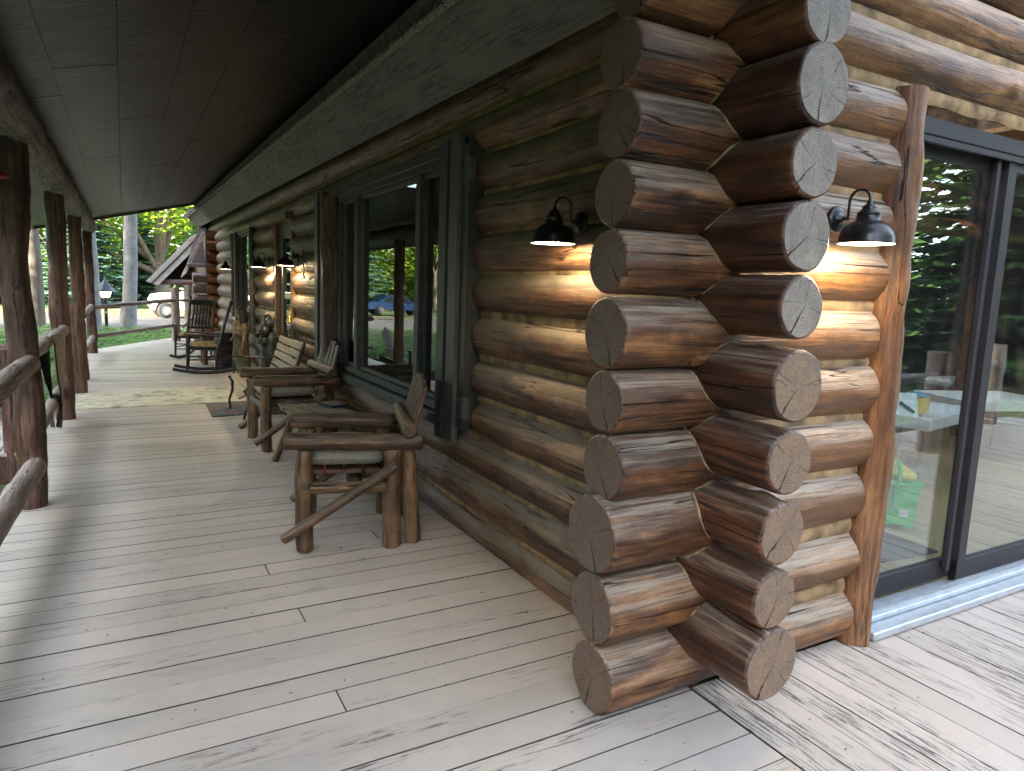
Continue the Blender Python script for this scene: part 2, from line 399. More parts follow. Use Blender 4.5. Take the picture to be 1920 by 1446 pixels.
M['furn_end']=mat_end('furniture_end',(.10,.06,.035),(.04,.02,.015),(.08,.055,.04),(.15,.12,.1))
M['furn_red']=mat_plain('furniture_board_red',(.075,.030,.018),.5,nz=.3,scale=12,bump=.3)
M['doorpost']=mat_log('door_post_orange',(.09,.033,.014),(.20,.085,.032),(.30,.15,.065),dust=.0,worn=.15,gloss=.42)
M['cushion']=mat_plain('cushion_greige',(.32,.295,.235),.9,nz=.12,scale=60,bump=.3)
M['black']=mat_plain('black_metal',(.010,.010,.011),.36,metal=.5,nz=.1,scale=30,bump=.04)
M['lamp_black']=mat_plain('lamp_black_satin',(.010,.011,.013),.30,metal=.1,nz=.04,scale=25,bump=.02)
M['lamp_in']=mat_plain('lamp_white_inside',(.8,.78,.72),.5,nz=.02)
M['bulb']=mat_emit('bulb_glow',(1,.82,.55),6)
M['benchslat']=mat_plain('bench_slat_tan',(.26,.21,.145),.6,nz=.15,scale=18,bump=.2)
M['rocker']=mat_plain('rocker_black',(.006,.008,.010),.35,nz=.1,scale=20,bump=.05)
M['brass']=mat_plain('brass',(.55,.36,.10),.35,metal=1,nz=.15,scale=20)
def mat_floral():
    t=NT('cushion_floral'); tc=t.n('TexCoord').outputs['Object']
    a=t.noise(tc,16,3,.6,1.2)
    c=t.ramp(a,[(.4,(.45,.40,.20)),(.52,(.36,.33,.15)),(.58,(.30,.10,.05)),(.66,(.12,.14,.06))])
    t.bsdf(Base__Color=c,Roughness=.9); return t.m
M['floral']=mat_floral()

# ------------------------------------------------------------------ world, camera, sun
w=bpy.data.worlds.new('World'); scene.world=w; w.use_nodes=True
wt=w.node_tree; bg=wt.nodes['Background']; sky=wt.nodes.new('ShaderNodeTexSky'); sky.sky_type='NISHITA'
SUN_EL,SUN_AZ=R(20),R(-106)          # azimuth: clockwise from +Y towards +X
sky.sun_disc=False; sky.sun_elevation=SUN_EL; sky.sun_rotation=SUN_AZ
sky.air_density=1.0; sky.dust_density=3.0; sky.ozone_density=1.0; sky.altitude=200
hsv=wt.nodes.new('ShaderNodeHueSaturation'); hsv.inputs['Saturation'].default_value=.6
wt.links.new(sky.outputs[0],hsv.inputs['Color']); wt.links.new(hsv.outputs[0],bg.inputs[0]); bg.inputs[1].default_value=.15
sun=bpy.data.lights.new('sun','SUN'); sun.energy=5; sun.angle=R(.5); sun.color=(1,.86,.66)
so=bpy.data.objects.new('sun',sun); col.objects.link(so)
sd=Vector((math.sin(SUN_AZ)*math.cos(SUN_EL),math.cos(SUN_AZ)*math.cos(SUN_EL),math.sin(SUN_EL)))
so.rotation_euler=sd.to_track_quat('Z','Y').to_euler()
cam=bpy.data.cameras.new('camera'); co=bpy.data.objects.new('camera',cam); col.objects.link(co); scene.camera=co
CP=Vector((-2.01294,-2.00326,1.61372)); yaw,pit,rol=.51302,-.137786,.0381696
f=Vector((math.sin(yaw)*math.cos(pit),math.cos(yaw)*math.cos(pit),math.sin(pit)))
r=Vector((math.cos(yaw),-math.sin(yaw),0)); u=r.cross(f)
r2=r*math.cos(rol)+u*math.sin(rol); u2=u*math.cos(rol)-r*math.sin(rol)
mw=Matrix((r2,u2,-f)).transposed().to_4x4(); mw.translation=CP; co.matrix_world=mw
cam.sensor_width=36; cam.lens=1295.09/1920*36; cam.clip_end=600; cam.clip_start=.02
vs=scene.view_settings; vs.view_transform='Standard'; vs.look='None'; vs.exposure=3.82; vs.gamma=1
scene.cycles.max_bounces=10; scene.cycles.diffuse_bounces=5; scene.cycles.glossy_bounces=5; scene.cycles.transparent_max_bounces=16
scene.cycles.transmission_bounces=6; scene.cycles.caustics_reflective=False; scene.cycles.caustics_refractive=False
scene.cycles.use_denoising=True; scene.cycles.sample_clamp_indirect=6

# ------------------------------------------------------------------ ground, decks
mg=MB(); mg.add([(-260,-260,-.5),(260,-260,-.5),(260,260,-.5),(-260,260,-.5)],[(0,1,2,3)])
g=mg.build('ground',mat_ground('lawn_soil',(.05,.07,.022),(.085,.125,.035),(.15,.19,.055))); tag(g,kind='structure')
mr=MB(); pts=[]
for i in range(61):
    x=-75+i*2.5; y0=30.2+.0022*(x+2)**2; pts.append((x,y0,y0+8.6))
for a,b in zip(pts,pts[1:]): mr.add([(a[0],a[1],-.492),(b[0],b[1],-.492),(b[0],b[2],-.492),(a[0],a[2],-.492)],[(0,1,2,3)])
tag(mr.build('road',mat_plain('asphalt',(.036,.037,.04),.9,nz=.2,scale=3,bump=.3)),kind='structure')
mr=MB()
for a,b in zip(pts,pts[1:]): mr.add([(a[0],a[2],-.488),(b[0],b[2],-.488),(b[0],b[2]+2.6,-.488),(a[0],a[2]+2.6,-.488)],[(0,1,2,3)])
tag(mr.build('road_verge',mat_ground('leaf_litter',(.07,.045,.025),(.12,.085,.045),(.17,.13,.075),1.3)),kind='structure')

BW=.156
def deck_boards(name,mat,along,a0,a1,b0,b1,clip=None,split=None):
    """boards of width BW laid side by side from b0 to b1, running a0..a1"""
    m=MB(); b=b0; rr=random.Random(hash(name)%1000 if False else len(name))
    while b<b1-.01:
        gw_=rr.choice((.001,.0015,.0025,.0035,.0045))
        s0,s1=(a0,a1) if clip is None else clip(b+BW/2,a0,a1)
        if s1-s0>.05:
            cuts=[s0]
            if split and rr.random()<.28:
                q=s0+rr.uniform(1.2,split)
                while q<s1-.6: cuts.append(q); q+=rr.uniform(2.2,split)
            cuts.append(s1)
            for c0,c1 in zip(cuts,cuts[1:]):
                t=rr.random(); dz=rr.uniform(-.0015,.0015); L=c1-c0-.003
                cc=((c0+c1)/2,b+BW/2,-.0165+dz) if along=='X' else (b+BW/2,(c0+c1)/2,-.0165+dz)
                dd=(L,BW-gw_,.033) if along=='X' else (BW-gw_,L,.033)
                m.box(cc,dd,bev=.0016,tint=t)
        b+=BW
    for i,f_ in enumerate(m.f):
        a,b,c=[Vector(m.v[k]) for k in f_[:3]]
        if abs((b-a).cross(c-a).normalized().z)<.95: m.m[i]=1
    o=m.build(name,[mat,gapm]); tag(o,kind='structure'); return o
gapm=mat_plain('deck_gap_dark',(.07,.058,.05),.98,spec=.05)  # dark colour for board sides and bevels, so seams read as lines
def clipfar(y,a0,a1):
    if y<15.35: return a0,a1
    return max(a0,-2.62+(y-15.35)*(1.8/3.4)),a1
deck_boards('porch_deck',M['deck'],'X',-2.82,-.012,-3.5,19.6,clipfar,3.9)
deck_boards('side_deck',M['deck_side'],'Y',-3.3,-.05,-.005,9.6,None,4.2)
mm=MB(); mm.box((-1.4,5.9,-.25),(2.76,18.8,.36)); mm.box((-.8,16.4,-.25),(1.6,2.2,.36)); mm.box((-.4,18.5,-.25),(.8,2.0,.36)); mm.box((4.8,-1.7,-.25),(9.5,3.1,.36))
tag(mm.build('deck_substructure',mat_plain('deck_framing',(.012,.010,.009),.95)),kind='structure')
# landing with steps on the lawn side
st=thing('wooden_steps','low wooden landing with brown skirt board outside the porch railing','steps',(-3.5,7.2,-.5))
m=MB()
for i in range(6): m.box((-.55+i*.2,0,.30),(.19,1.9,.035),bev=.003,tint=.3+.1*i)
m.build('tread',M['deck_side'],st)
m=MB(); m.box((0,-.93,.14),(1.25,.03,.28)); m.box((0,.93,.14),(1.25,.03,.28)); m.box((-.6,0,.14),(.03,1.83,.28)); m.build('skirt',M['furn_red'],st)

# ------------------------------------------------------------------ log cabin
cab=thing('log_cabin','varnished log cabin with interlocking corner logs, charcoal windows and tan chinking','cabin',(0,0,0))
def wall_log(p0,axis,L,r0,mats,seed,r1=None,hero=False,kx=None,parent=cab,name='log',flat=0,roll=0):
    """log with its own origin at p0 and object X along it; axis 'X' or 'Y'"""
    n=56 if hero else 22; r1=r0 if r1 is None else r1
    xs=[0,.004,.014]; step=.03 if hero else .09
    k=int(L/step); xs+=[L*i/k for i in range(1,k)]; xs=[x for x in xs if x<L-.016 or x<.015]+[L-.014,L-.004,L]
    ks=kx or [(rnd.uniform(.1,L-.05),rnd.uniform(0,6.28),rnd.uniform(.006,.016)) for _ in range(max(1,int(L*1.3)))]
    vs=[]
    for x in xs:
        e=min(x,L-x); ch=.010 if e<.002 else (.003 if e<.008 else 0)
        t=x/L; rb=r0+(r1-r0)*t
        cy=.010*noise.noise(Vector((x*.9,seed*3.1,0))); cz=.008*noise.noise(Vector((x*.9,seed*3.1,9)))
        if e<.5: cy*=e/.5; cz*=e/.5
        for q in range(n):
            a=2*math.pi*q/n; c_,s_=math.cos(a),math.sin(a)
            rr=rb*(1+.05*noise.noise(Vector((c_*.9+seed*5.3,s_*.9,x*.35)))+.028*noise.noise(Vector((c_*2.2,s_*2.2+seed,x*2.3)))+.012*noise.noise(Vector((c_*6,s_*6+seed,x*7))))
            for kxx,ka,kh in ks:
                d=((x-kxx)/.045)**2+(((a-ka+math.pi)%(2*math.pi)-math.pi)*rb/.04)**2
                if d<6: rr+=kh*math.exp(-d)
            rr-=ch
            vs.append((x,cy+c_*rr,cz+s_*rr))
    fs=[];m=MB(); N=len(xs)
    for i in range(N-1):
        for q in range(n): fs.append((i*n+q,i*n+(q+1)%n,(i+1)*n+(q+1)%n,(i+1)*n+q))
    m.add(vs,fs,0,True)
    # sawn faces: concentric rings so the face is a little uneven
    for end in (0,N-1):
        base=[Vector(v) for v in vs[end*n:(end+1)*n]]; c=sum(base,Vector())/n; rings=[base]; sg=-1 if end==0 else 1
        for fr in (.8,.55,.3):
            rings.append([c+(b-c)*fr+Vector((sg*.0025*noise.noise((b-c)*fr*20+Vector((seed,0,0))),0,0)) for b in base])
        vv=[v for r_ in rings for v in r_]+[c]; ff=[]
        for i in range(3):
            for q in range(n):
                fa=(i*n+q,i*n+(q+1)%n,(i+1)*n+(q+1)%n,(i+1)*n+q); ff.append(fa[::-1] if end else fa)
        for q in range(n):
            fa=(3*n+q,3*n+(q+1)%n,4*n); ff.append(fa[::-1] if end else fa)
        m.add(vv,[f_[::-1] for f_ in ff],1,True)
    o=m.build(name,mats,parent)
    o.location=p0; o.rotation_euler=(0,0,0) if axis=='X' else (0,0,R(90))
    return o
RL=[(.297,.133,-.436),(.54,.109,-.421),(.791,.112,-.428),(1.051,.115,-.431),(1.321,.125,-.436),(1.59,.107,-.421),(1.829,.118,-.413),(2.068,.114,-.417),(2.315,.127,-.425),(2.55,.114,-.414)]
LL=[(.135,.135,-.484),(.427,.132,-.505),(.723,.147,-.525),(.973,.124,-.491),(1.224,.113,-.505),(1.474,.127,-.511),(1.728,.113,-.517),(1.963,.113,-.508),(2.194,.117,-.506),(2.421,.116,-.514)]
LR=[.98,.96,.94,.95,.955,.915,.935,.925,.94,.96]
for i,(z,rr,e) in enumerate(LL):
    o=wall_log((e,0,z),'X',LR[i]-e,rr*1.02,[M['log_x'],M['end_l']],i+1,r1=.126,hero=True)
    o['label']='gable log end with dark brown sawn face'
# right-hand continuation of the gable logs past the sliding door, out of sight round the door
for i,(z,rr,e) in enumerate(LL):
    if i in (0,1,9): wall_log((3.62,0,z),'X',5.2,.118,[M['log_xr'],M['end_l']],40+i)  # middle courses left out for the added daylight opening
for i in range(10,14):
    wall_log((-.47,0,2.67+.235*(i-10)),'X',9.3,.122,[M['log_xr'],M['end_l']],20+i,hero=(i==10))
for i in range(14,27):
    z=2.67+.235*(i-10); x0=-.3+(z-3.25)*1.0
    wall_log((max(x0,-.2)+.05,0,z),'X',max(.4,9.1-2*(x0+.3)),.122,[M['log_xr'],M['end_l']],60+i)
for i,(z,rr,e) in enumerate(RL):
    mats=[M['log_y'],M['end_r2'] if i>=5 else M['end_r']]
    if i<2:
        segs=[(e,7.25),(8.45,18.0)]
    elif i==2: segs=[(e,1.86),(5.55,7.25),(8.45,18.0)]
    elif i<9: segs=[(e,1.9),(5.55,7.25),(8.45,10.35),(11.95,18.0)]
    else: segs=[(e,18.0)]
    for k,(a,b) in enumerate(segs):
        if k==0:
            # corner stub keeps its darker varnish; the wall run behind the corner is dustier
            wall_log((0,a,z),'Y',(-.02)-a,rr*1.02,mats,80+i,hero=True)
            wall_log((0,-.02,z),'Y',b+.02,.127,[M['log_wall'],M['end_l']],180+i,hero=(b<3))
        else: wall_log((0,a,z),'Y',b-a,.128,[M['log_wall'],M['end_l']],100+i*7+k)
wall_log((.0,-.40,2.80),'Y',18.4,.125,[M['log_wall'],M['end_r2']],300)
wall_log((.0,-.02,.05),'Y',7.25,.105,[M['log_wall'],M['end_l']],301)
wall_log((.0,8.45,.05),'Y',9.5,.105,[M['log_wall'],M['end_l']],302)
# chinking
def chink_strip(axis,fix,a0,a1,z,w=.052,seed=0,bulge=.012):
    m=MB(); k=max(4,int((a1-a0)/.05)); rows=[]
    for i in range(k+1):
        a=a0+(a1-a0)*i/k; zz=z+.010*noise.noise(Vector((a*3,seed,0))); ww=w*(1+.35*noise.noise(Vector((a*5,seed,4))))
        row=[]
        for q in range(6):
            t=q/5*2-1; out=-(bulge*(1-t*t))+.003*noise.noise(Vector((a*14,q,seed)))
            row.append((a,fix+out,zz+t*ww/2) if axis=='X' else (fix+out,a,zz+t*ww/2))
        rows.append(row)
    vs=[v for r_ in rows for v in r_]; fs=[]
    for i in range(k):
        for q in range(5):
            fa=(i*6+q,i*6+q+1,(i+1)*6+q+1,(i+1)*6+q); fs.append(fa)
    m.add(vs,fs,0,True); return m
def chink(axis,fix,a0,a1,z,w,seed):
    chink_strip(axis,fix,a0,a1,z,w,seed).build('chinking',M['chink'],cab)
lz=[z for z,_,_ in LL]+[2.67,2.905]
for i in range(len(lz)-1):
    a1=.93 if i<9 else 4.0
    chink('X',-.060,-.02,a1,(lz[i]+lz[i+1])/2,.075,i)
rz=[.05]+[z for z,_,_ in RL]+[2.80]
for i in range(len(rz)-1):
    zc=(rz[i]+rz[i+1])/2; segs=[(-.02,1.9),(5.55,7.25),(8.45,10.35),(11.95,18)] if 3<=i<=9 else [(-.02,7.25),(8.45,18)]
    if i>9: segs=[(-.02,18)]
    for a,b in segs: chink('Y',-.052,a,b,zc,.07,50+i)
# mastic cord where the corner logs cross
cm=MB()
for (za,ra,_) in LL:
    for (zb,rb,_) in RL:
        if abs(za-zb)<.2:
            lo=max(za-ra,zb-rb); hi=min(za+ra,zb+rb); pts=[]
            for k in range(13):
                z=lo+(hi-lo)*(k+.5)/13
                xx=-math.sqrt(max(rb*rb-(z-zb)**2,1e-6)); yy=-math.sqrt(max(ra*ra-(z-za)**2,1e-6))
                j=.004*noise.noise(Vector((z*40,za,zb))); pts.append((xx-.001+j,yy-.001+j,z))
            cm.tube(pts,[.0065+.003*noise.noise(Vector((k*.8,za,0))) for k in range(13)],6,False)
cm.build('corner_mastic',M['chink_dull'],cab)
# eave fascia, soffit strip, roof
m=MB(); m.prism([(-.29,-.62,2.70),(-.556,-.62,2.961),(-.528,-.62,2.99),(-.262,-.62,2.728)],(0,18.4,.18)); m.build('fascia',M['fascia'],cab)
# prism above leans a little with the sagging eave; the tip beyond the porch roof
m=MB(); m.prism([(-.562,-.62,2.958),(-.585,-.62,2.985),(-.565,-.62,3.01),(-.545,-.62,2.99)],(0,18.42,.18))
rr=random.Random(5)
for i in range(420):
    y=-.6+18.3*i/420+rr.uniform(-.02,.02); z0=2.99+.18*(y+.6)/18.4
    m.box((-.583+rr.uniform(-.008,.006),y,z0+rr.uniform(-.004,.010)),(.035,rr.uniform(.012,.04),.008),(rr.uniform(-.2,.2),-.78+rr.uniform(-.3,.3),0))
m.build('drip_edge',M['drip'],cab)
m=MB()
m.prism([(-.56,-.6,3.0),(4.5,-.6,8.06),(4.5,-.6,8.22),(-.60,-.6,3.1)],(0,1.1,.006)); m.prism([(-.56,3.4,3.02),(4.5,3.4,8.08),(4.5,3.4,8.24),(-.60,3.4,3.12)],(0,15.0,.08)); m.prism([(-.56,.5,3.006),(.9,.5,4.466),(.86,.5,4.566),(-.60,.5,3.106)],(0,2.9,.014))  # west slope left open over the room, an added gap admitting daylight
for yy in(2.0,): m.prism([(.9,yy,4.46),(4.5,yy,8.06),(4.5,yy,8.2),(.9,yy,4.6)],(0,.1,0))
m.prism([(9.56,-.6,3.0),(9.6,-.6,3.1),(4.5,-.6,8.22),(4.5,-.6,8.06)],(0,19.0,.10)); m.build('roof',M['roof'],cab)
m=MB(); m.box((-.03,8.9,3.2),(.05,18.2,.62)); m.build('soffit',M['fascia'],cab)
# back walls and inside of the room
wi=mat_plain('inner_wall_wood',(.16,.11,.07),.6,nz=.3,scale=6,bump=.2)
m=MB(); m.box((9.1,3.0,.6),(.12,6,1.2)); m.box((9.1,3.3,1.9),(.12,5.8,1.6)); m.box((9.1,.3,1.6),(.12,.5,3)); m.box((9.1,3.1,1.6),(.12,.15,2.2)); m.box((9.1,11.0,1.5),(.12,14,3.0)); m.box((9.1,3.0,2.8),(.12,6,.5)); m.box((4.6,7.6,1.5),(8.8,.1,3)); m.box((4.6,17.9,1.5),(9,.1,3)); m.build('inner_wall',wi,cab)
m=MB(); m.box((4.62,8.9,-.03),(8.85,17.6,.04)); tag(m.build('interior_floor',mat_boards('interior_pine_floor',(.46,.33,.17),(.4,.28,.14),'X',peel=0,rough=.35,tintamt=.12)),kind='structure')
m=MB(); m.box((7.0,3.8,3.2),(4.2,7.4,.04)); m.box((2.5,5.6,3.2),(4.8,3.9,.04)); m.build('inner_ceiling',mat_plain('inner_ceiling_pine',(.22,.13,.06),.6,nz=.2),cab)
for k,(y,z,rr_) in enumerate(((2.6,2.86,.12),(2.6,2.5,.10))):
    mb=MB(); mb.log((1.5,y,z),(8.8,y,z),rr_,n=16,seed=k+3); mb.build('inner_beam',[M['doorpost'],M['furn_end']],cab)
mb=MB(); mb.log((7.2,2.7,0),(7.2,2.7,2.45),.13,n=16,seed=9); mb.build('inner_post',[M['doorpost'],M['furn_end']],cab)
mb=MB(); mb.box((3.55,1.2,2.92),(.7,.09,.05),(0,0,.15)); mb.build('inner_beam',mat_plain('lit_beam_orange',(.55,.28,.10),.6),cab)  # warm light on this beam is put into its bright orange colour
mb=MB(); mb.box((7.2,5.4,1.25),(2.6,.5,.06),bev=.01); mb.box((7.2,5.4,1.19),(2.4,.4,.05)); mb.build('mantel_shelf',mat_plain('pale_pine',(.5,.38,.22),.5),cab)
mb=MB(); 
for i in range(7):
    for k in range(9): mb.box((6.5+k*.32+(.16 if i%2 else 0),6.6,1.35+i*.1),(.31,.12,.092),bev=.01)
mb.build('chimney_breast',mat_plain('cream_stone',(.38,.30,.20),.8,nz=.3),cab)
# door post (outside, rough barked)
m=MB(); pp=[];rs=[]
for k in range(40):
    z=.0+2.535*k/39; pp.append((1.005+.018*math.sin(z*2.1)+.01*noise.noise(Vector((z*3,1,0))),-.075+.008*noise.noise(Vector((z*3,5,0))),z)); rs.append(.085*(1+.13*noise.noise(Vector((z*2.2,7,0)))))
dp=thing('x','',''); bpy.data.objects.remove(dp)
def vpost(name,pts,rad,mats,parent,n=26,wob=.16,seed=1):
    """vertical log: mesh laid along object X, object turned upright so that grain runs up"""
    p0=Vector(pts[0]); q=[]
    for p in pts:
        d=Vector(p)-p0; q.append((d.z,d.y,-d.x))
    mb=MB(); mb.tube(q,rad,n,True,0,1,wob,seed)
    o=mb.build(name,mats,parent); o.location=p0; o.rotation_euler=(0,R(-90),0); return o
vpost('door_post',pp,rs,[M['doorpost'],M['post_end']],cab,seed=4)
# sliding door in the gable
sd_=thing('sliding_door','dark bronze sliding glass patio door with two panes and aluminium sill','door',(0,0,0))
def sbox(name,c,d,mat,parent,bev=.004):
    mb=MB(); mb.box(c,d,bev=bev); return mb.build(name,mat,parent)
X0,X1=1.09,3.6
fr=MB()
fr.box(((X0+X1)/2,.02,2.43),(X1-X0,.13,.075),bev=.004); fr.box((X0+.02,.02,1.26),(.045,.13,2.26),bev=.004); fr.box((X1-.02,.02,1.26),(.045,.13,2.26),bev=.004)
fr.box(((X0+X1)/2,-.03,2.375),(X1-X0-.1,.02,.03),bev=.002)
fr.build('frame',M['alu_dark'],sd_)
mb=MB(); mb.box((2.35,-.06,.028),(2.56,.20,.042),bev=.006); mb.box((2.35,-.02,.066),(2.56,.13,.028),bev=.004); mb.box((2.35,-.065,.085),(2.56,.012,.03)); mb.box((2.35,-.03,.085),(2.56,.01,.03))
mb.build('sill',M['alu'],sd_)
def leaf(x0,x1,y,nm='door_panel'):
    mb=MB(); z0,z1=.10,2.385; wv=.075
    mb.box(((x0+x1)/2,y,z0+.055),(x1-x0,.04,.11),bev=.003); mb.box(((x0+x1)/2,y,z1-.035),(x1-x0-.002,.038,.07),bev=.003)
    mb.box((x0+wv/2,y,(z0+z1)/2),(wv,.044,z1-z0-.01),bev=.003); mb.box((x1-wv/2,y,(z0+z1)/2),(wv,.044,z1-z0-.01),bev=.003)
    mb.box((x1-.012,y-.028,(z0+z1)/2),(.02,.014,z1-z0-.02),mi=1)
    p=mb.build(nm,[M['alu_dark'],M['alu_hi']],sd_)
    g=MB(); g.box(((x0+x1)/2,y,(z0+z1)/2+.02),(x1-x0-2*wv+.01,.006,z1-z0-.17)); g.build('glass',M['glass_d'],p)
leaf(X0+.045,2.07,.045); leaf(1.99,X1-.045,-.005)
mb=MB(); mb.box((1.92,.0,1.26),(.03,.03,2.2),bev=.003); mb.build('screen_stile',M['alu_dark'],sd_)

sw_=MB(); sw_.box((6.2,.0,1.4),(.1,.1,1.8)); sw_.box((3.68,.0,1.3),(.1,.1,2.4)); sw_.box((8.7,.0,1.4),(.1,.1,1.8)); sw_.box((6.2,.0,.56),(5,.12,.08)); sw_.build('daylight_opening_frame',M['alu_dark'],cab)  # unseen window opening added beside the door to light the room
# windows on the porch wall
def porch_window(y0,y1,z0,z1,parts,label,x=-.05):
    w_=thing('window',label,'window',(x,y0,z0)); L=y1-y0; H=z1-z0
    w_.parent=cab; 
    for k in ('label','category'): 
        if k in w_: del w_[k]
    fr=MB(); t=.06
    fr.box((0,L/2,H-t/2),(.16,L,t),bev=.004); fr.box((0,L/2,t/2),(.16,L,t),bev=.004)
    fr.box((0,t/2,H/2),(.158,t,H-2*t),bev=.004); fr.box((0,L-t/2,H/2),(.158,t,H-2*t),bev=.004)
    cuts=[c-y0 for c in parts]
    for c in cuts: fr.box((-.005,c,H/2),(.16,.085,H-2*t),bev=.004)
    fr.build('frame',M['trim'],w_)
    ed=[t]+cuts+[L-t]
    for a,b in zip(ed,ed[1:]):
        a+=.03;b-=.03
        s=MB(); q=.035
        s.box((-.03,(a+b)/2,H-t-q/2),(.04,b-a,q),bev=.003); s.box((-.03,(a+b)/2,t+q/2),(.04,b-a,q),bev=.003)
        s.box((-.03,a+q/2,H/2),(.038,q,H-2*t-2*q),bev=.003); s.box((-.03,b-q/2,H/2),(.038,q,H-2*t-2*q),bev=.003)
        so_=s.build('sash',M['trim_lt'],w_)
        g=MB(); g.box((-.025,(a+b)/2,H/2),(.005,b-a-.05,H-2*t-.05)); g.build('glass',M['glass_p'],so_)
    return w_
w1=porch_window(2.18,4.98,.76,2.47,(2.82,4.36),'wide')
w2=porch_window(10.35,11.95,1.0,2.47,(),'far')
def part(name,mb,mat,parent=cab): return mb.build(name,mat,parent)
# outer casings: two upright boards standing proud of the logs on each side of the wide window
mb=MB(); mb.box((-.175,2.055,1.575),(.045,.13,1.92),bev=.004); part('window_casing',mb,M['trim_lt'])
mb=MB(); mb.box((-.165,2.24,1.57),(.05,.12,1.93),bev=.004); part('window_casing',mb,M['trim'])
mb=MB(); mb.box((-.10,1.94,1.6),(.14,.09,1.75)); part('window_casing',mb,M['trim'])
mb=MB(); mb.box((-.16,1.90,.86),(.05,.07,.14),bev=.004); part('casing_block',mb,M['trim_lt'])
mb=MB(); mb.box((-.16,1.90,2.33),(.05,.07,.14),bev=.004); part('casing_block',mb,M['trim_lt'])
mb=MB(); mb.box((-.175,5.62,1.5),(.045,.13,2.1),bev=.004); part('window_casing',mb,M['trim_lt'])
mb=MB(); mb.box((-.155,5.47,1.5),(.05,.10,2.1),bev=.004); part('window_casing',mb,M['trim'])
mb=MB(); mb.box((-.07,3.55,.71),(.20,3.0,.08),bev=.006); part('window_sill',mb,M['trim_lt'])
mb=MB(); mb.box((-.06,3.55,2.50),(.16,3.2,.07),bev=.006); part('window_head',mb,M['trim'])
vpost('window_post',[(-.13+.01*math.sin(z*3),5.18+.008*math.sin(z*4),.66+z) for z in [k*.09 for k in range(21)]],[.115*(1+.08*noise.noise(Vector((k*.3,2,0)))) for k in range(21)],[M['post'],M['post_end']],cab,seed=8)
mb=MB(); mb.box((-.02,5.35,1.6),(.1,.5,1.9)); part('window_filler',mb,M['trim'])
mb=MB(); mb.box((-.16,10.27,1.6),(.05,.12,1.75),bev=.004); part('window_casing',mb,M['trim_lt'])
mb=MB(); mb.box((-.16,12.03,1.6),(.05,.12,1.75),bev=.004); part('window_casing',mb,M['trim_lt'])
mb=MB(); mb.box((-.06,11.15,.95),(.2,1.75,.06),bev=.004); part('window_sill',mb,M['trim_lt'])
for i,(z,rr_,e) in enumerate(RL[2:3]): wall_log((0,10.36,z),'Y',1.6,.12,[M['log_wall'],M['end_l']],400)
vpost('window_post',[(-.14,12.2,.9+z) for z in [k*.12 for k in range(14)]],[.09]*14,[M['post'],M['post_end']],cab,seed=12)
# front door in the long wall
fd=thing('front_door','cabin front door with narrow glass lights, orange pine jamb and brass knocker','door',(-.03,7.25,0))
jm=mat_plain('pine_jamb_orange',(.15,.07,.025),.45,nz=.25,scale=9,bump=.2)
mb=MB(); mb.box((-.02,.05,1.2),(.13,.09,2.4),bev=.004); mb.box((-.02,1.15,1.2),(.13,.09,2.4),bev=.004); mb.box((-.05,.6,2.44),(.24,1.2,.08),bev=.004); mb.build('jamb',jm,fd)
mb=MB(); mb.box((.0,.2,1.2),(.06,.2,2.38),bev=.004); mb.box((.0,.98,1.2),(.06,.24,2.38),bev=.004); mb.box((0,.58,.35),(.055,.6,.7),bev=.004); mb.box((0,.58,2.3),(.055,.6,.2),bev=.004)
dl=mb.build('door_leaf',mat_plain('door_dark',(.03,.02,.014),.4,nz=.2),fd)
mb=MB(); mb.box((-.005,.58,1.45),(.006,.58,1.52)); mb.build('glass',M['glass_p'],dl)
mb=MB(); mb.box((-.04,.42,1.42),(.012,.5,.09),bev=.004); mb.build('name_plate',mat_plain('pale_blue_plate',(.42,.5,.5),.4),fd)
mb=MB(); mb.lathe([(.045,0),(.04,.02),(.025,.05),(.02,.08),(.008,.09)],(-.09,.14,1.08),14); mb.tube([(-.09,.14,1.17),(-.09,.14,1.3)],.005,6); mb.build('door_bell',M['brass'],fd)
mb=MB(); mb.tube([(-.05,.22,1.24),(-.09,.22,1.22),(-.10,.22,1.14),(-.09,.22,1.06),(-.05,.22,1.04)],.009,8); mb.lathe([(.0,0),(.028,.0),(.028,.01),(0,.012)],(-.04,.22,1.3),12,M=Matrix.Rotation(R(-90),3,'Y')); mb.build('handle',M['brass'],fd)

# ------------------------------------------------------------------ porch roof, beam, posts
pr=thing('porch_roof','lean-to porch roof with dark stained board ceiling resting on a log beam','roof',(0,0,0))
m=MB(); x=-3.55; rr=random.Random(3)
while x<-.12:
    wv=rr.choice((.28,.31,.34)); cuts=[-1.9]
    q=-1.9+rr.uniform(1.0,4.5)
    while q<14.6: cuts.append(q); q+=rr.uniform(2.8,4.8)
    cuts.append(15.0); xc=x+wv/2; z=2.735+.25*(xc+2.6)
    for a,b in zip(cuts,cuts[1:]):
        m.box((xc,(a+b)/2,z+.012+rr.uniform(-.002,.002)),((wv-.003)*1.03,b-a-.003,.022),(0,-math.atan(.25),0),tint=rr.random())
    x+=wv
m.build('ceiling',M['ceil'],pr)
m=MB(); m.prism([(-3.6,-1.95,2.52),(-.1,-1.95,3.395),(-.1,-1.95,3.52),(-3.6,-1.95,2.645)],(0,17.0,0)); m.build('roof_deck',M['roof'],pr)
m=MB(); m.box((-1.85,15.03,2.955),(3.55,.035,.16),(0,-math.atan(.25),0)); m.box((-3.6,6.5,2.54),(.035,17.1,.18)); m.build('fascia',M['fascia'],pr)
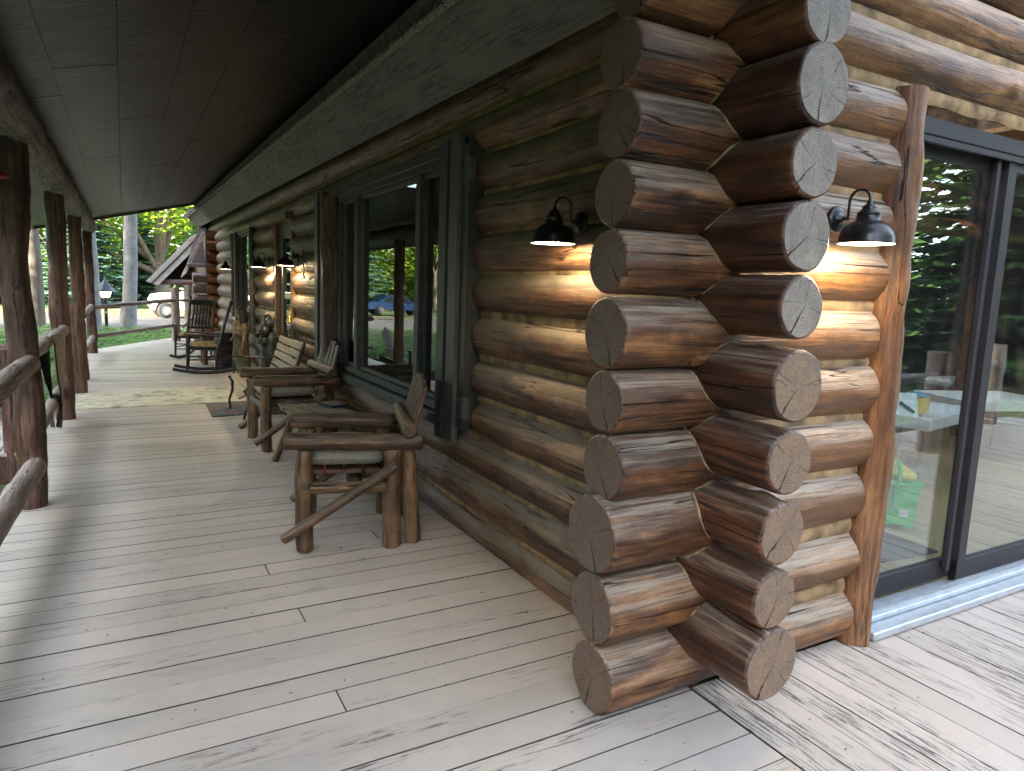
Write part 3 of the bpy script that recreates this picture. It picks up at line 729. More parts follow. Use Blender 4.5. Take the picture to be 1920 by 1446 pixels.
# log beam along the posts with knotty bark
mb=MB(); pts=[];rs=[]
for k in range(180):
    t=k*.094; pts.append((t,.012*noise.noise(Vector((t,1,0))),.01*noise.noise(Vector((t,4,0)))))
    rs.append(.128*(1+.10*noise.noise(Vector((t*2.4,3,0)))+.05*noise.noise(Vector((t*7,8,0)))))
mb.tube(pts,rs,22,True,0,1,.16,2); o=mb.build('beam',[M['beam'],M['post_end']],pr); o.location=(-2.58,-1.85,2.56); o.rotation_euler=(0,0,R(90))
POSTS=[(-2.62,3.64),(-2.63,7.02),(-2.62,10.34),(-2.62,14.53)]
plabels=['porch post nearest the camera, peeled brown log with a long check','second porch post of peeled log beside the hanging grey cloth','third porch post behind the short notched stub post','farthest porch post where the pinkish end railing starts']
for k,(x,y) in enumerate(POSTS):
    pts=[];rs=[]; n_=46
    for i in range(n_):
        z=2.46*i/(n_-1)
        bx=.035*noise.noise(Vector((z*.9,k*5.1,0)))+.012*noise.noise(Vector((z*2.7,k*5.1,3))); by=.02*noise.noise(Vector((z*.9,k*5.1,9)))
        pts.append((x+bx,y+by,z)); rs.append(.092*(1-.05*z/2.4)*(1+.12*noise.noise(Vector((z*1.6,k*3.3,2)))+.05*noise.noise(Vector((z*6,k*3.3,2)))))
    o=vpost('porch_post',pts,rs,[M['post'],M['post_end']],None,26,.14,k+20)
    tag(o,plabels[k],'post','log posts carrying the porch roof')
pts=[(-2.575,8.98,1.22*i/14) for i in range(15)]
tag(vpost('stub_post',pts,[.085]*15,[M['post'],M['post_end']],None,20,.12,33),'short flat-topped railing post ending at waist height before the third porch post','post')

# railings
def raillog(pts,r,mat=M['rail'],seed=0,parent=None,name='rail'):
    """peeled pole between points; object X roughly along it"""
    a=Vector(pts[0]); b=Vector(pts[-1]); d=b-a; q=d.to_track_quat('X','Z'); inv=q.inverted().to_matrix()
    L=d.length; k=max(8,int(L/.07)); loc=[]; rad=[]
    for i in range(k+1):
        t=i/k; s=t*(len(pts)-1); j=min(int(s),len(pts)-2); p=Vector(pts[j]).lerp(Vector(pts[j+1]),s-j)
        v=inv@(p-a); v.y+=.012*noise.noise(Vector((t*L*1.5,seed,0))); v.z+=.012*noise.noise(Vector((t*L*1.5,seed,7)))
        loc.append(v); e=min(t*L,(1-t)*L); rad.append(r*(1+.12*noise.noise(Vector((t*L*3,seed,2))))*(1 if e>.05 else .62+.38*math.sqrt(max(e,0)/.05)))
    mb=MB(); mb.tube(loc,rad,16,True,0,1,.12,seed); o=mb.build(name,[mat,M['post_end']],parent)
    o.rotation_mode='QUATERNION'; o.rotation_quaternion=q; o.location=a; return o
def railing(label,segs,posts=(),mat=None,group=None):
    t=thing('railing',label,'railing',(0,0,0),0,group)
    for i,(pts,r) in enumerate(segs): raillog(pts,r,mat or M['rail'],i+len(label),t)
    for (x,y,h,r,z0) in posts:
        q=[(x,y,z0+(h-z0)*i/12) for i in range(13)]
        vpost('rail_post',q,[r]*13,[M['rail'] if mat is None else mat,M['post_end']],t,18,.1,int(x*10)%17)
    return t
railing('two grey peeled rails running off the picture beside the nearest porch post',[([(-2.58,3.58,1.0),(-2.62,2.8,.985),(-2.72,.6,.93),(-2.72,-2.6,.93)],.062),([(-2.575,3.56,.30),(-2.62,2.8,.29),(-2.72,.6,.27),(-2.72,-2.6,.27)],.066)],((-2.72,.3,1.1,.08,-.1),(-2.72,-2.9,1.1,.08,-.1)))
railing('two pinkish rails between the first and second porch posts under the hanging cloth',[([(-2.66,3.68,.96),(-2.66,6.95,.965)],.052),([(-2.66,3.68,.33),(-2.66,6.95,.34)],.052)])
railing('pair of pale stubby rails with rounded ends at the farthest porch post',[([(-2.62,12.0,.9),(-2.60,14.42,.95)],.055),([(-2.62,12.0,.3),(-2.60,14.42,.33)],.055)])
railing('pinkish log railing closing off the far end of the porch',[([(-2.56,14.6,.93),(-.9,17.36,1.04)],.048),([(-2.56,14.6,.34),(-.95,17.36,.40)],.045),([(-.78,17.45,1.03),(-.05,18.9,1.0)],.035),([(-.72,17.6,.35),(-.2,18.4,.8)],.035)],((-.89,17.45,1.34,.10,-.02),))
railing('stair handrails of brown poles on the lawn side beyond the nearest post',[([(-3.0,6.3,.75),(-4.9,6.0,.25)],.045),([(-3.0,6.3,.35),(-4.9,6.0,-.15)],.04),([(-3.1,8.15,.75),(-5.0,8.25,.2)],.045),([(-3.1,8.15,.3),(-5.0,8.25,-.2)],.04)],((-4.9,6.0,.35,.06,-.5),(-5.0,8.25,.35,.06,-.5),(-3.05,6.3,.85,.06,-.5),(-3.05,8.15,.85,.06,-.5)),mat=M['post'])
railing('log railing of the side deck with thick flat-topped post, seen mirrored in the patio door',[([(3.0,-1.95,.86),(5.75,-2.18,.86)],.05),([(3.0,-1.95,.34),(5.75,-2.18,.34)],.05),([(5.85,-2.22,.86),(8.6,-3.1,.86)],.05),([(5.85,-2.22,.34),(8.6,-3.1,.34)],.05)],((5.78,-2.22,1.12,.115,-.02),(3.0,-1.95,1.12,.115,-.02),(8.6,-3.1,1.12,.115,-.02)))
# cloth hung over the rail end
mb=MB(); rows=[]
for i in range(15):
    t=i/14; row=[]
    for k in range(9):
        s=k/8*2-1
        y=6.15+s*.30*(1-.85*t**1.6); x=-2.575-.05*t+.03*math.sin(t*3+s)+.012*noise.noise(Vector((s*3,t*4,0))); z=1.0-.93*t+.03*s*(1-t)
        row.append(Vector((x,y,z)))
    rows.append(row)
for off in (0,-.012):
    vs=[v+Vector((off,0,0)) for r_ in rows for v in r_]; mb.add(vs,[(i*9+k,i*9+k+1,(i+1)*9+k+1,(i+1)*9+k) for i in range(14) for k in range(8)],0 if off==0 else 1,True)
back=[[Vector((v.x-.06-.10*(1-i/14),v.y+.02,v.z)) for v in r_] for i,r_ in enumerate(rows)]
vs=[v for r_ in back for v in r_]; mb.add(vs,[(i*9+k,i*9+k+1,(i+1)*9+k+1,(i+1)*9+k) for i in range(14) for k in range(8)],1,True)
vs=rows[0]+back[0]; mb.add(vs,[(k,k+1,9+k+1,9+k) for k in range(8)],0,True)
tag(mb.build('hanging_cloth',[mat_plain('cloth_grey_fleece',(.28,.26,.23),.95,nz=.2,scale=50,bump=.4),mat_plain('cloth_black_lining',(.012,.014,.016),.8)]),'grey and black cloth hung over the rail, tapering to a point','cloth')
raillog([(-2.60,5.75,1.0),(-2.56,6.5,1.03)],.055,M['rail'],77,None,'loose_pole'); tag(bpy.data.objects[-1] if False else [o for o in bpy.data.objects if o.name=='loose_pole'][0],'short thick grey pole end that carries the hanging cloth','pole')

# bird feeder hanging in the corner of the picture
bf=thing('bird_feeder','red-roofed hanging bird feeder half cut off beside the nearest porch post','bird feeder',(-2.74,3.2,1.86))
mb=MB(); mb.lathe([(.0,.42),(.03,.40),(.15,.32),(.16,.30),(.02,.31)],n=10); mb.build('roof',mat_plain('feeder_red',(.32,.03,.03),.5,nz=.3),bf)
mb=MB(); mb.lathe([(.05,.06),(.05,.31)],n=12); mb.build('tube',mat_plain('feeder_teal',(.06,.25,.2),.3),bf)
mb=MB(); mb.lathe([(0,.0),(.07,.01),(.075,.05),(.05,.06)],n=14); mb.build('tray',M['black'],bf)
mb=MB(); mb.tube([(0,0,.42),(0,0,.62)],.004,6); mb.build('hook',M['black'],bf)

# ------------------------------------------------------------------ wall lamps
def make_lamp():
    t=thing('wall_lamp','x','wall lamp')
    Q=Matrix.Rotation(R(90),3,'Y')
    m=MB(); m.lathe([(.078,0),(.078,.012),(.070,.022),(.045,.028),(.02,.032),(.016,.05),(0,.052)],(0,0,.15),28,M=Q); m.build('backplate',M['lamp_black'],t)
    m=MB(); pts=[(.03,0,.152),(.06,0,.152)]; m.tube(pts,.009,10); m.ball((.062,0,.152),.014); m.ball((.082,0,.152),.013); m.tube([(.062,0,.152),(.085,0,.152)],.008,8)
    arc=[(.085,0,.152),(.085,0,.19),(.085,0,.235)]+[(.15-.065*math.cos(a),0,.245+.062*math.sin(a)) for a in [math.pi*k/12 for k in range(13)]]+[(.215,0,.225)]
    m.tube(arc,.0085,12); m.build('gooseneck',M['lamp_black'],t)
    c=(.215,0,0); m=MB()
    prof=[(.148,.0),(.150,.004),(.147,.012),(.145,.035),(.138,.062),(.122,.09),(.098,.112),(.068,.126),(.063,.132),(.062,.15),(.058,.162),(.062,.166),(.060,.174),(.045,.186),(.036,.196),(.038,.202),(.032,.212),(.018,.222),(.014,.23),(.014,.24),(0,.241)]
    m.lathe(prof,c,36); m.build('shade',M['lamp_black'],t)
    m=MB(); m.lathe([(.147,.001),(.141,.035),(.134,.062),(.118,.088),(.095,.108),(.06,.12),(0,.122)],c,32); m.build('shade_lining',M['lamp_in'],t)
    m=MB(); m.ball((.215,0,.062),(.028,.028,.034)); m.tube([(.215,0,.085),(.215,0,.118)],.014,10); m.build('bulb',M['bulb'],t)
    return t
lamp0=make_lamp()
LS=[(-.118,.755,1.832,180-2,'black gooseneck wall lamp on the log wall beside the wide window, left of the corner',.95),
    (.528,-.122,1.842,-90-2,'black gooseneck wall lamp on the gable logs beside the orange door post',.75),
    (-.118,6.88,1.80,180,'lit black wall lamp on the logs between the wide window and the front door',1.7),
    (-.118,8.85,1.80,180,'lit black wall lamp on the logs just past the front door',1.7),
    (-.118,12.65,1.80,180,'farthest lit black wall lamp, past the far window',1.7)]
for k,(x,y,z,a,lb,pw) in enumerate(LS):
    t=lamp0 if k==0 else copy_tree(lamp0)
    t.location=(x,y,z); t.rotation_euler=(0,0,R(a)); t.scale=(.69,.69,.69); t['label']=lb; t['group']='gooseneck lamps on the cabin walls'
    L=bpy.data.lights.new('bulb_light','POINT'); L.energy=pw; L.color=(1,.78,.46); L.shadow_soft_size=.03
    lo=bpy.data.objects.new('bulb_light',L); col.objects.link(lo); lo.parent=t; lo.location=(.215,0,.022)
# dinner chime hanging on the wall
dc=thing('wall_chain','small dark iron chain with a triangle dinner bell hanging on the lamplit logs','chain',(-.15,6.42,1.68))
mb=MB()
for k in range(7):
    c=Vector((0,0,.28-.032*k)); A=Vector((0,.010,0)) if k%2 else Vector((.010,0,0))
    mb.tube([c+A*math.cos(a)+Vector((0,0,.021*math.sin(a))) for a in [2*math.pi*i/10 for i in range(11)]],.0035,6,False)
mb.build('chain',M['black'],dc)
mb=MB(); mb.tube([(0,0,.06),(0,-.055,-.04),(0,.055,-.04),(0,.004,.055)],.006,6); mb.build('triangle',M['black'],dc)

# ------------------------------------------------------------------ furniture
FM=[M['furn'],M['furn_end']]
def flog(name,a,b,r,t,seed,r1=None,mats=FM,n=16):
    """furniture pole as its own mesh, object X along it"""
    a=Vector(a);b=Vector(b); d=b-a; q=d.to_track_quat('X','Z'); mb=MB(); mb.log((0,0,0),(d.length,0,0),r,r1,n=n,seed=seed,step=.04,wob=.14)
    o=mb.build(name,mats,t); o.rotation_mode='QUATERNION'; o.rotation_quaternion=q; o.location=a; return o
def cushion(w,d,h,seed=0):
    m=MB(); nx,ny=14,14
    top=[];bot=[]
    for i in range(nx+1):
        for j in range(ny+1):
            u_=i/nx*2-1; v_=j/ny*2-1
            e=(1-abs(u_)**6)*(1-abs(v_)**6)
            hh=h*.5*max(e,0)**.35
            x_=u_*w/2*(1-.03*abs(v_)**4); y_=v_*d/2*(1-.03*abs(u_)**4)
            nn=.006*noise.noise(Vector((u_*2,v_*2,seed)))
            top.append((x_,y_,hh+nn)); bot.append((x_,y_,-hh*.85))
    F=[(i*(ny+1)+j,(i+1)*(ny+1)+j,(i+1)*(ny+1)+j+1,i*(ny+1)+j+1) for i in range(nx) for j in range(ny)]
    m.add(top,F,0,True); m.add(bot,[f_[::-1] for f_ in F],0,True)
    e=h*.34
    rim=[(-w/2*.97,-d/2*.97,e),(w/2*.97,-d/2*.97,e),(w/2*.97,d/2*.97,e),(-w/2*.97,d/2*.97,e),(-w/2*.97,-d/2*.97,e)]
    return m
def make_log_chair(label,s=0):
    """log armchair: faces local -x, width along y; near side is -y"""
    t=thing('log_armchair',label,'armchair')
    W=.33; F=-.27; B=.25
    for sy in(-1,1):
        flog('leg',(F,sy*W,0),(F,sy*W,.625),.052,t,s+1+sy); flog('leg',(B,sy*W,0),(B,sy*W,.625),.057,t,s+4+sy)
        flog('arm',(F-.115,sy*W,.68),(B+.18,sy*W+.01*sy,.665),.052,t,s+8+sy)
        flog('stretcher',(F,sy*W,.39),(B,sy*W,.385),.036,t,s+12+sy)
        flog('brace',(F-.12,sy*(W+.075),.10),(B+.02,sy*(W+.085),.54),.030,t,s+16+sy)
    flog('stretcher',(F,-W-.06,.42),(F,W+.06,.42),.034,t,s+20); flog('stretcher',(B,-W-.05,.42),(B,W+.05,.42),.038,t,s+21)
    flog('seat_rail',(F+.30,-W+.02,.36),(F+.30,W-.02,.36),.05,t,s+24)
    flog('back_rail',(B+.10,-W-.08,.745),(B+.10,W+.08,.745),.047,t,s+22)
    flog('leg',(B+.14,-W+.06,0),(B+.09,-W+.06,.66),.05,t,s+26)
    flog('leg',(B+.14,W-.06,0),(B+.09,W-.06,.66),.05,t,s+27)
    m=MB(); 
    for i in range(5): m.box((F+.06+i*.115,0,.475),(.10,2*W-.1,.028),bev=.004)
    m.build('seat',M['furn_red'],t)
    for i in range(5):
        m=MB(); y=-.24+i*.12; hgt=.50+.05*math.cos((i-2)*.7)
        m.box((B+.07+hgt*.13,y,.49+hgt/2),(.030,.10,hgt+.02),(0,R(14.5),0),bev=.006)
        m.build('back_slat',M['furn_red'],t)
    c=cushion(.52,.56,.13,s).build('cushion',M['cushion'],t); c.location=(F+.24,0,.555)
    m=MB(); hh=.045
    q=[(F+.24+a*.25,b*.272,.555+hh*.2) for a,b in((-1,-1),(1,-1),(1,1),(-1,1),(-1,-1))]; m.tube(q,.005,6,False); m.build('piping',M['cushion'],c); m_=c.children[0]; m_.location=(-(F+.24),0,-.555)
    return t
ch1=make_log_chair('log armchair nearest the camera with greige cushion, turned slightly to the wall',0)
ch1.location=(-.765,2.33,0); ch1.rotation_euler=(0,0,R(-15)); ch1['group']='log armchairs on the porch'
ch2=copy_tree(ch1); ch2.location=(-.62,5.06,0); ch2.rotation_euler=(0,0,R(2)); ch2['label']='log armchair with slatted back between the plank table and the park bench'
# plank side table
tb=thing('log_side_table','low side table with grey cracked slab top and splayed log legs between the armchairs','side table',(-.56,3.95,0),R(8))
m=MB(); nn=22; top=[]
for i in range(nn):
    a=2*math.pi*i/nn; ex=abs(math.cos(a))**.5*math.copysign(1,math.cos(a)); ey=abs(math.sin(a))**.5*math.copysign(1,math.sin(a))
    top.append((ex*.24*(1+.08*noise.noise(Vector((a*2,3,0)))),ey*.52*(1+.04*noise.noise(Vector((a*3,6,0)))),.475))
m.prism(top,(0,0,.045)); m.build('table_top',mat_boards('slab_grey',(.17,.155,.125),(.05,.04,.03),'Y',peel=1.0,rough=.6,tintamt=0,stain=1),tb)
for k,(a,b) in enumerate((((-.26,.42,0),(-.10,.30,.48)),((.20,.42,0),(.10,.30,.48)),((-.26,-.42,0),(-.10,-.30,.48)),((.20,-.42,0),(.10,-.30,.48)))): flog('leg',a,b,.034,tb,k+50)
flog('stretcher',(-.2,.36,.16),(.17,.36,.2),.022,tb,60); flog('stretcher',(-.2,-.36,.16),(.17,-.36,.2),.022,tb,61)
# blue book left on the table's far corner
m=MB(); m.box((0,0,.012),(.17,.23,.022),bev=.003); o=m.build('book',mat_plain('book_blue',(.012,.02,.06),.6),None,(-.40,4.12,.522),R(20)); tag(o,'dark blue paperback lying on the slab-topped side table','book')
# red crate under the first chair
cr=thing('storage_crate','low red plastic crate on the deck under the slab-topped side table','crate',(-.66,3.86,0),R(-12)); cr.scale=(.7,.7,.42)
red=mat_plain('crate_red',(.30,.015,.02),.4,nz=.1)
m=MB()
for sx in(-1,1):
    for k in range(2): m.box((sx*.16,0,.05+k*.09),(.012,.36,.05),bev=.003)
for sy in(-1,1):
    for k in range(2): m.box((0,sy*.18,.05+k*.09),(.32,.012,.05),bev=.003)
for sx in(-1,1):
    for sy in(-1,1): m.box((sx*.158,sy*.178,.10),(.022,.022,.19),bev=.003)
m.box((0,0,.02),(.32,.36,.02)); m.build('crate_body',red,cr); m=MB(); m.box((0,-.19,.175),(.3,.012,.025),bev=.003); m.build('rim',mat_plain('crate_rim',(.5,.35,.3),.5),cr)

# park bench
pb=thing('park_bench','park bench with tan wooden slats and scrolled black iron arms','bench',(-.60,6.5,0))
for sy in(-1,1):
    y=sy*.62
    m=MB()
    m.tube([(-.33,y,0),(-.30,y,.03),(-.31,y,.12),(-.27,y,.25),(-.27,y,.36),(-.31,y,.41),(-.24,y,.435)],[.018,.014,.014,.016,.018,.016,.014],8)
    m.tube([(.28,y,0),(.24,y,.03),(.22,y,.15),(.18,y,.3),(.16,y,.40),(.20,y,.52),(.27,y,.70),(.34,y,.92),(.33,y,.95)],[.018,.014,.014,.016,.018,.016,.014,.013,.012],8)
    m.tube([(-.24,y,.435),(-.05,y,.405),(.14,y,.40)],.014,8)
    m.tube([(.14,y,.13),(-.02,y,.2),(-.2,y,.13)],.009,6)
    m.build('iron_leg',M['black'],pb)
    m=MB(); sc=[(-.33+.035*math.cos(a)*(1-a/12),y,.635+.035*math.sin(a)*(1-a/12)) for a in [7.5-.5*k for k in range(13)]]
    m.tube(sc+[(-.25,y,.665),(-.1,y,.655),(.1,y,.64),(.22,y,.62)],.011,8); m.tube([(-.27,y,.43),(-.24,y,.5),(-.26,y,.6),(-.29,y,.66)],.009,6); m.build('armrest',M['black'],pb)
for k in range(5):
    m=MB(); m.box((-.26+k*.092,0,.442-.006*k),(.078,1.27,.022),(0,R(3),0),bev=.004); m.build('seat_slat',M['benchslat'],pb)
for k in range(5):
    z=.50+k*.092; m=MB(); m.box((.188+(z-.5)*.33,0,z+.02),(.022,1.27,.078),(0,R(18),0),bev=.004); m.build('back_slat',M['benchslat'],pb)

# rocking chairs
def make_rocker():
    t=thing('rocking_chair','x','rocking chair')
    K=M['rocker']
    for sy in(-1,1):
        y=sy*.27; m=MB(); 
        pts=[( -.52+1.08*k/16, y, .022+.55*((k/16-.47)**2)*.55) for k in range(17)]
        m.tube(pts,.022,8,flat=1.25); m.build('runner',K,t)
        m=MB(); m.tube([(-.30,y,.06),(-.29,y,.25),(-.28,y,.44),(-.27,y,.64)],[.020,.022,.026,.022],10); m.build('leg',K,t)
        m=MB(); m.tube([(.14,y*.92,.05),(.17,y*.92,.3),(.20,y*.92,.45),(.30,y*.92,.85),(.40,y*.92,1.18),(.405,y*.92,1.20)],[.020,.022,.024,.022,.018,.026],10); m.ball((.41,y*.92,1.215),.024); m.build('back_post',K,t)
        m=MB(); m.box((-.06,y*1.06,.655),(.56,.062,.022),(0,R(3),0),bev=.006); m.build('arm',K,t)
    m=MB(); m.box((-.06,0,.415),(.50,.50,.035),(0,R(4),0),bev=.01); m.build('seat',K,t)
    m=MB(); m.box((.385,0,1.11),(.024,.46,.11),(0,R(17),0),bev=.008); m.box((.235,0,.60),(.024,.46,.05),(0,R(17),0),bev=.008); m.build('back_rail',K,t)
    for k in range(6):
        m=MB(); m.box((.31,-.165+.066*k,.845),(.014,.036,.50),(0,R(16.5),0),bev=.004); m.build('back_spindle',K,t)
    m=MB(); m.tube([(-.29,-.27,.2),(-.29,.27,.2)],.011,8); m.tube([(-.29,-.27,.3),(-.29,.27,.3)],.011,8); m.tube([(.16,-.25,.22),(.16,.25,.22)],.011,8); m.tube([(-.29,-.27,.24),(.15,-.25,.24)],.011,8); m.tube([(-.29,.27,.24),(.15,.25,.24)],.011,8); m.build('stretcher',K,t)
    c=cushion(.46,.46,.10,3).build('cushion',M['floral'],t); c.location=(-.06,0,.475)
    return t
rk=make_rocker(); rk.location=(-.80,10.95,0); rk.rotation_euler=(0,0,R(-6)); rk['label']='front black rocking chair seen side on with yellow floral cushion'; rk['group']='black rocking chairs'
rk2=copy_tree(rk); rk2.location=(-.78,13.3,0); rk2.rotation_euler=(0,0,R(62)); rk2['label']='rear black rocking chair turned so its slatted back shows, behind the front rocker'
# log stool with plank top between the rockers
ls=thing('log_end_table','small end table with red-brown board top on short log legs between the rockers','end table',(-.55,12.15,0))
m=MB(); m.box((0,0,.56),(.52,.46,.045),bev=.008); m.box((0,0,.51),(.46,.40,.05),bev=.008); m.build('table_top',M['furn_red'],ls)
for k,(a,b) in enumerate(((-.18,-.15),(.18,-.15),(-.18,.15),(.18,.15))): flog('leg',(a,b,0),(a,b,.49),.05,ls,k+70,mats=[M['doorpost'],M['furn_end']])
# barrel
bl=thing('barrel','dark wooden barrel standing against the wall behind the front rocking chair','barrel',(-.36,11.75,0))
m=MB(); m.lathe([(.20,0),(.235,.15),(.25,.32),(.235,.5),(.20,.64)],n=26,cap1=True); m.build('staves',mat_plain('barrel_dark',(.035,.022,.016),.6,nz=.3,scale=14,bump=.3),bl)
m=MB()
for z in(.06,.2,.44,.58): r_=.20+.05*math.sin(math.pi*z/.64)+.003; m.lathe([(r_,z-.018),(r_+.003,z),(r_,z+.018)],n=26)
m.build('hoop',M['black'],bl)
# carved statues
def voxel(o,s=.012):
    md=o.modifiers.new('Remesh','REMESH'); md.mode='VOXEL'; md.voxel_size=s; md.use_smooth_shade=True
    return o
s1=thing('carved_statue','painted carving of a long-haired figure in a belted tan coat holding a pouch','statue',(-.32,10.35,0),R(190))
m=MB(); # body in local coordinates, facing +x
m.tube([(0,0,.12),(0,0,.4),(0,0,.62),(.0,0,.78),(0,0,.88),(0,0,.95)],[.13,.125,.105,.13,.12,.05],18)
m.ball((0.01,0,1.03),(.068,.06,.085)); m.ball((.075,0,1.02),(.014,.012,.018)); m.tube([(0,0,.93),(0,0,.99)],.04,10)
for sy in(-1,1):
    m.tube([(0,sy*.12,.88),(.02,sy*.165,.74),(.09,sy*.13,.62)] if sy<0 else [(0,sy*.12,.88),(-.01,sy*.17,.70),(.02,sy*.17,.54)],[.042,.036,.026],10)
    h=(.115,-.12,.61) if sy<0 else (.03,.17,.50)
    m.ball(h,(.028,.022,.03)); 
    m.tube([(0,sy*.06,.0),(0,sy*.06,.2)],[.05,.05],10); m.ball((.05,sy*.06,.03),(.08,.038,.03))
voxel(m.build('body',mat_plain('carving_tan_paint',(.22,.16,.085),.7,nz=.35,scale=14,bump=.3),s1),.011)
m=MB(); m.tube([(0,0,.14),(.0,0,.3),(0,0,.5),(0,0,.64)],[.150,.140,.125,.118],20,caps=False); m.build('skirt',mat_plain('carving_green_grey',(.08,.082,.066),.8,nz=.4,scale=10,bump=.4),s1)
m=MB(); m.ball((-.015,0,1.07),(.09,.09,.09)); m.tube([(-.0,-.075,1.08),(-.0,-.10,.95),(.01,-.11,.78)],[.055,.05,.02],10); m.tube([(-.0,.075,1.08),(-.0,.10,.95),(.01,.11,.78)],[.055,.05,.02],10); m.ball((-.07,0,.98),(.05,.09,.14))
for k in range(7):
    a=-1.2+.4*k; m.tube([(-.03,.07*math.sin(a),1.1),(-.06,.13*math.sin(a),1.12+.09*math.cos(a))],[.014,.006],6)
m.build('hair',mat_plain('carving_hair_dark',(.02,.018,.016),.6,nz=.4,scale=20,bump=.4),s1)
m=MB(); m.lathe([(.126,.655),(.132,.67),(.132,.70),(.126,.715)],n=20); m.build('belt',mat_plain('carving_leather',(.05,.03,.018),.5),s1)
m=MB(); m.ball((.04,.17,.40),(.05,.045,.075)); m.tube([(.03,.17,.5),(.04,.17,.45)],.008,6); m.build('pouch',mat_plain('carving_pouch',(.13,.07,.035),.6),s1)
s2=thing('carved_statue','dark green carving of an upright figure carrying a bundle on its shoulder','statue',(-.34,7.62,0),R(150))
m=MB(); m.tube([(0,0,.02),(0,0,.15),(.02,.01,.4),(-.02,-.01,.62),(.0,.0,.85),(.02,0,1.0)],[.17,.13,.11,.135,.12,.06],18)
m.ball((.03,-.02,1.08),(.07,.065,.09)); m.ball((.10,-.02,1.06),(.03,.028,.028)); m.ball((-.02,.09,1.04),(.085,.085,.08)); m.ball((.02,.14,.95),(.07,.07,.07)); m.ball((.03,.13,.82),(.06,.055,.07))
for sy in(-1,1):
    m.tube([(0,sy*.11,.92),(.09,sy*.13,.80),(.13,sy*.02+.05,.88)],[.045,.04,.03],10); m.ball((.14,sy*.02+.06,.90),(.035,.03,.03))
    m.tube([(.02,sy*.07,.35),(.05,sy*.08,.15),(.07,sy*.09,.03)],[.06,.05,.055],10)
m.tube([(0,.1,1.0),(.06,.02,.9),(.1,-.08,.7),(.05,-.12,.5)],[.03,.03,.03,.02],8)
voxel(m.build('figure',mat_plain('carving_bronze_green',(.022,.028,.028),.45,nz=.4,scale=16,bump=.4),s2),.012)
m=MB(); m.box((0,0,.015),(.34,.32,.03),bev=.008); m.build('plinth',M['furn'],s2)

# rugs
def rug(name,label,pts,mat,h=.012,edge=None):
    m=MB(); n_=26
    P=[Vector((*p,0)) for p in pts]; g_=[]
    for i in range(n_+1):
        for j in range(9):
            u_=i/n_; v_=j/8
            p=(P[0].lerp(P[1],u_)).lerp(P[3].lerp(P[2],u_),v_)
            g_.append(Vector((p.x,p.y,h+.003*noise.noise(Vector((u_*9,v_*4,2)))+.002)))
    m.add(g_,[(i*9+j,i*9+j+1,(i+1)*9+j+1,(i+1)*9+j) for i in range(n_) for j in range(8)],0,True)
    e=[g_[i*9] for i in range(n_+1)]+[g_[n_*9+j] for j in range(1,9)]+[g_[i*9+8] for i in range(n_-1,-1,-1)]+[g_[j] for j in range(7,0,-1)]
    k=len(e); m.add(e+[Vector((v.x,v.y,.001)) for v in e],[(i,(i+1)%k,k+(i+1)%k,k+i) for i in range(k)],0)
    return tag(m.build(name,mat),label,'rug' if name=='rug' else 'doormat')
def mat_rug():
    t=NT('rug_faded'); tc=t.n('TexCoord').outputs['Object']
    a=t.noise(tc,3,5,.65,1.5); b=t.noise(t.mapv(tc,(5,14,1)),1,5,.7)
    c=t.ramp(t.math('ADD',t.math('MULTIPLY',a,.5),t.math('MULTIPLY',b,.5)),[(.40,(.13,.15,.11)),(.48,(.42,.42,.32)),(.56,(.56,.52,.38)),(.64,(.34,.27,.16))])
    t.bsdf(Base__Color=c,Roughness=.95,Normal=t.bump(b,.4,.005)); return t.m
rug('rug','long faded cream and green runner laid across the porch',[(-2.56,7.55),(-.72,7.62),(-.66,9.0),(-2.58,8.8)],mat_rug())
def mat_tile():
    t=NT('mat_slate_tiles'); tc=t.n('TexCoord').outputs['Object']
    b=t.n('TexBrick',Vector=tc,Color1=(.05,.055,.06),Color2=(.17,.045,.03),Mortar=(.16,.15,.13),Scale=1.7); b.inputs['Mortar Size'].default_value=.02
    b.inputs['Bias'].default_value=-.25
    t.bsdf(Base__Color=b.outputs[0],Roughness=.8); return t.m
rug('doormat','doormat patterned like red and grey slate tiles beside the park bench',[(-1.16,6.62),(-.45,6.75),(-.45,7.65),(-1.14,7.60)],mat_tile(),.01)

# ------------------------------------------------------------------ things seen through the patio door
tbx=thing('tool_box','green plastic tool box with yellow lid standing inside the patio door','tool box',(2.97,1.02,0),R(-42))
gm=mat_plain('plastic_green',(.03,.42,.09),.4,nz=.08,scale=8); ym=mat_plain('plastic_yellow',(.62,.48,.07),.4,nz=.08)
m=MB(); m.prism([(-.13,-.24,.03),(.13,-.24,.03),(.155,-.24,.33),(-.155,-.24,.33)],(0,.48,0)); 
for sx in(-1,1):
    for sy in(-1,1): m.box((sx*.1,sy*.19,.015),(.06,.08,.03),bev=.005)
m.box((0,0,.335),(.34,.52,.03),bev=.01); m.build('body',gm,tbx)
m=MB(); m.box((0,0,.385),(.27,.44,.075),bev=.025); m.build('lid',ym,tbx)
m=MB(); m.tube([(0,-.255,.30),(0,-.255,.45),(0,-.21,.49),(0,.21,.49),(0,.255,.45),(0,.255,.30)],.014,8); m.box((0,-.262,.24),(.05,.02,.14),bev=.006); m.build('handle',gm,tbx)
m=MB(); m.box((.06,-.243,.12),(.06,.004,.05)); m.build('sticker',mat_plain('sticker_pale',(.5,.5,.45),.6),tbx)
m=MB(); m.box((0,0,.006),(.62,.42,.01),bev=.003); tag(m.build('floor_mat',mat_plain('mat_charcoal',(.035,.037,.037),.9,nz=.2,scale=60,bump=.4),None,(2.36,.66,-.008),R(-5)),'charcoal rectangular mat on the pine floor just inside the patio door','mat')
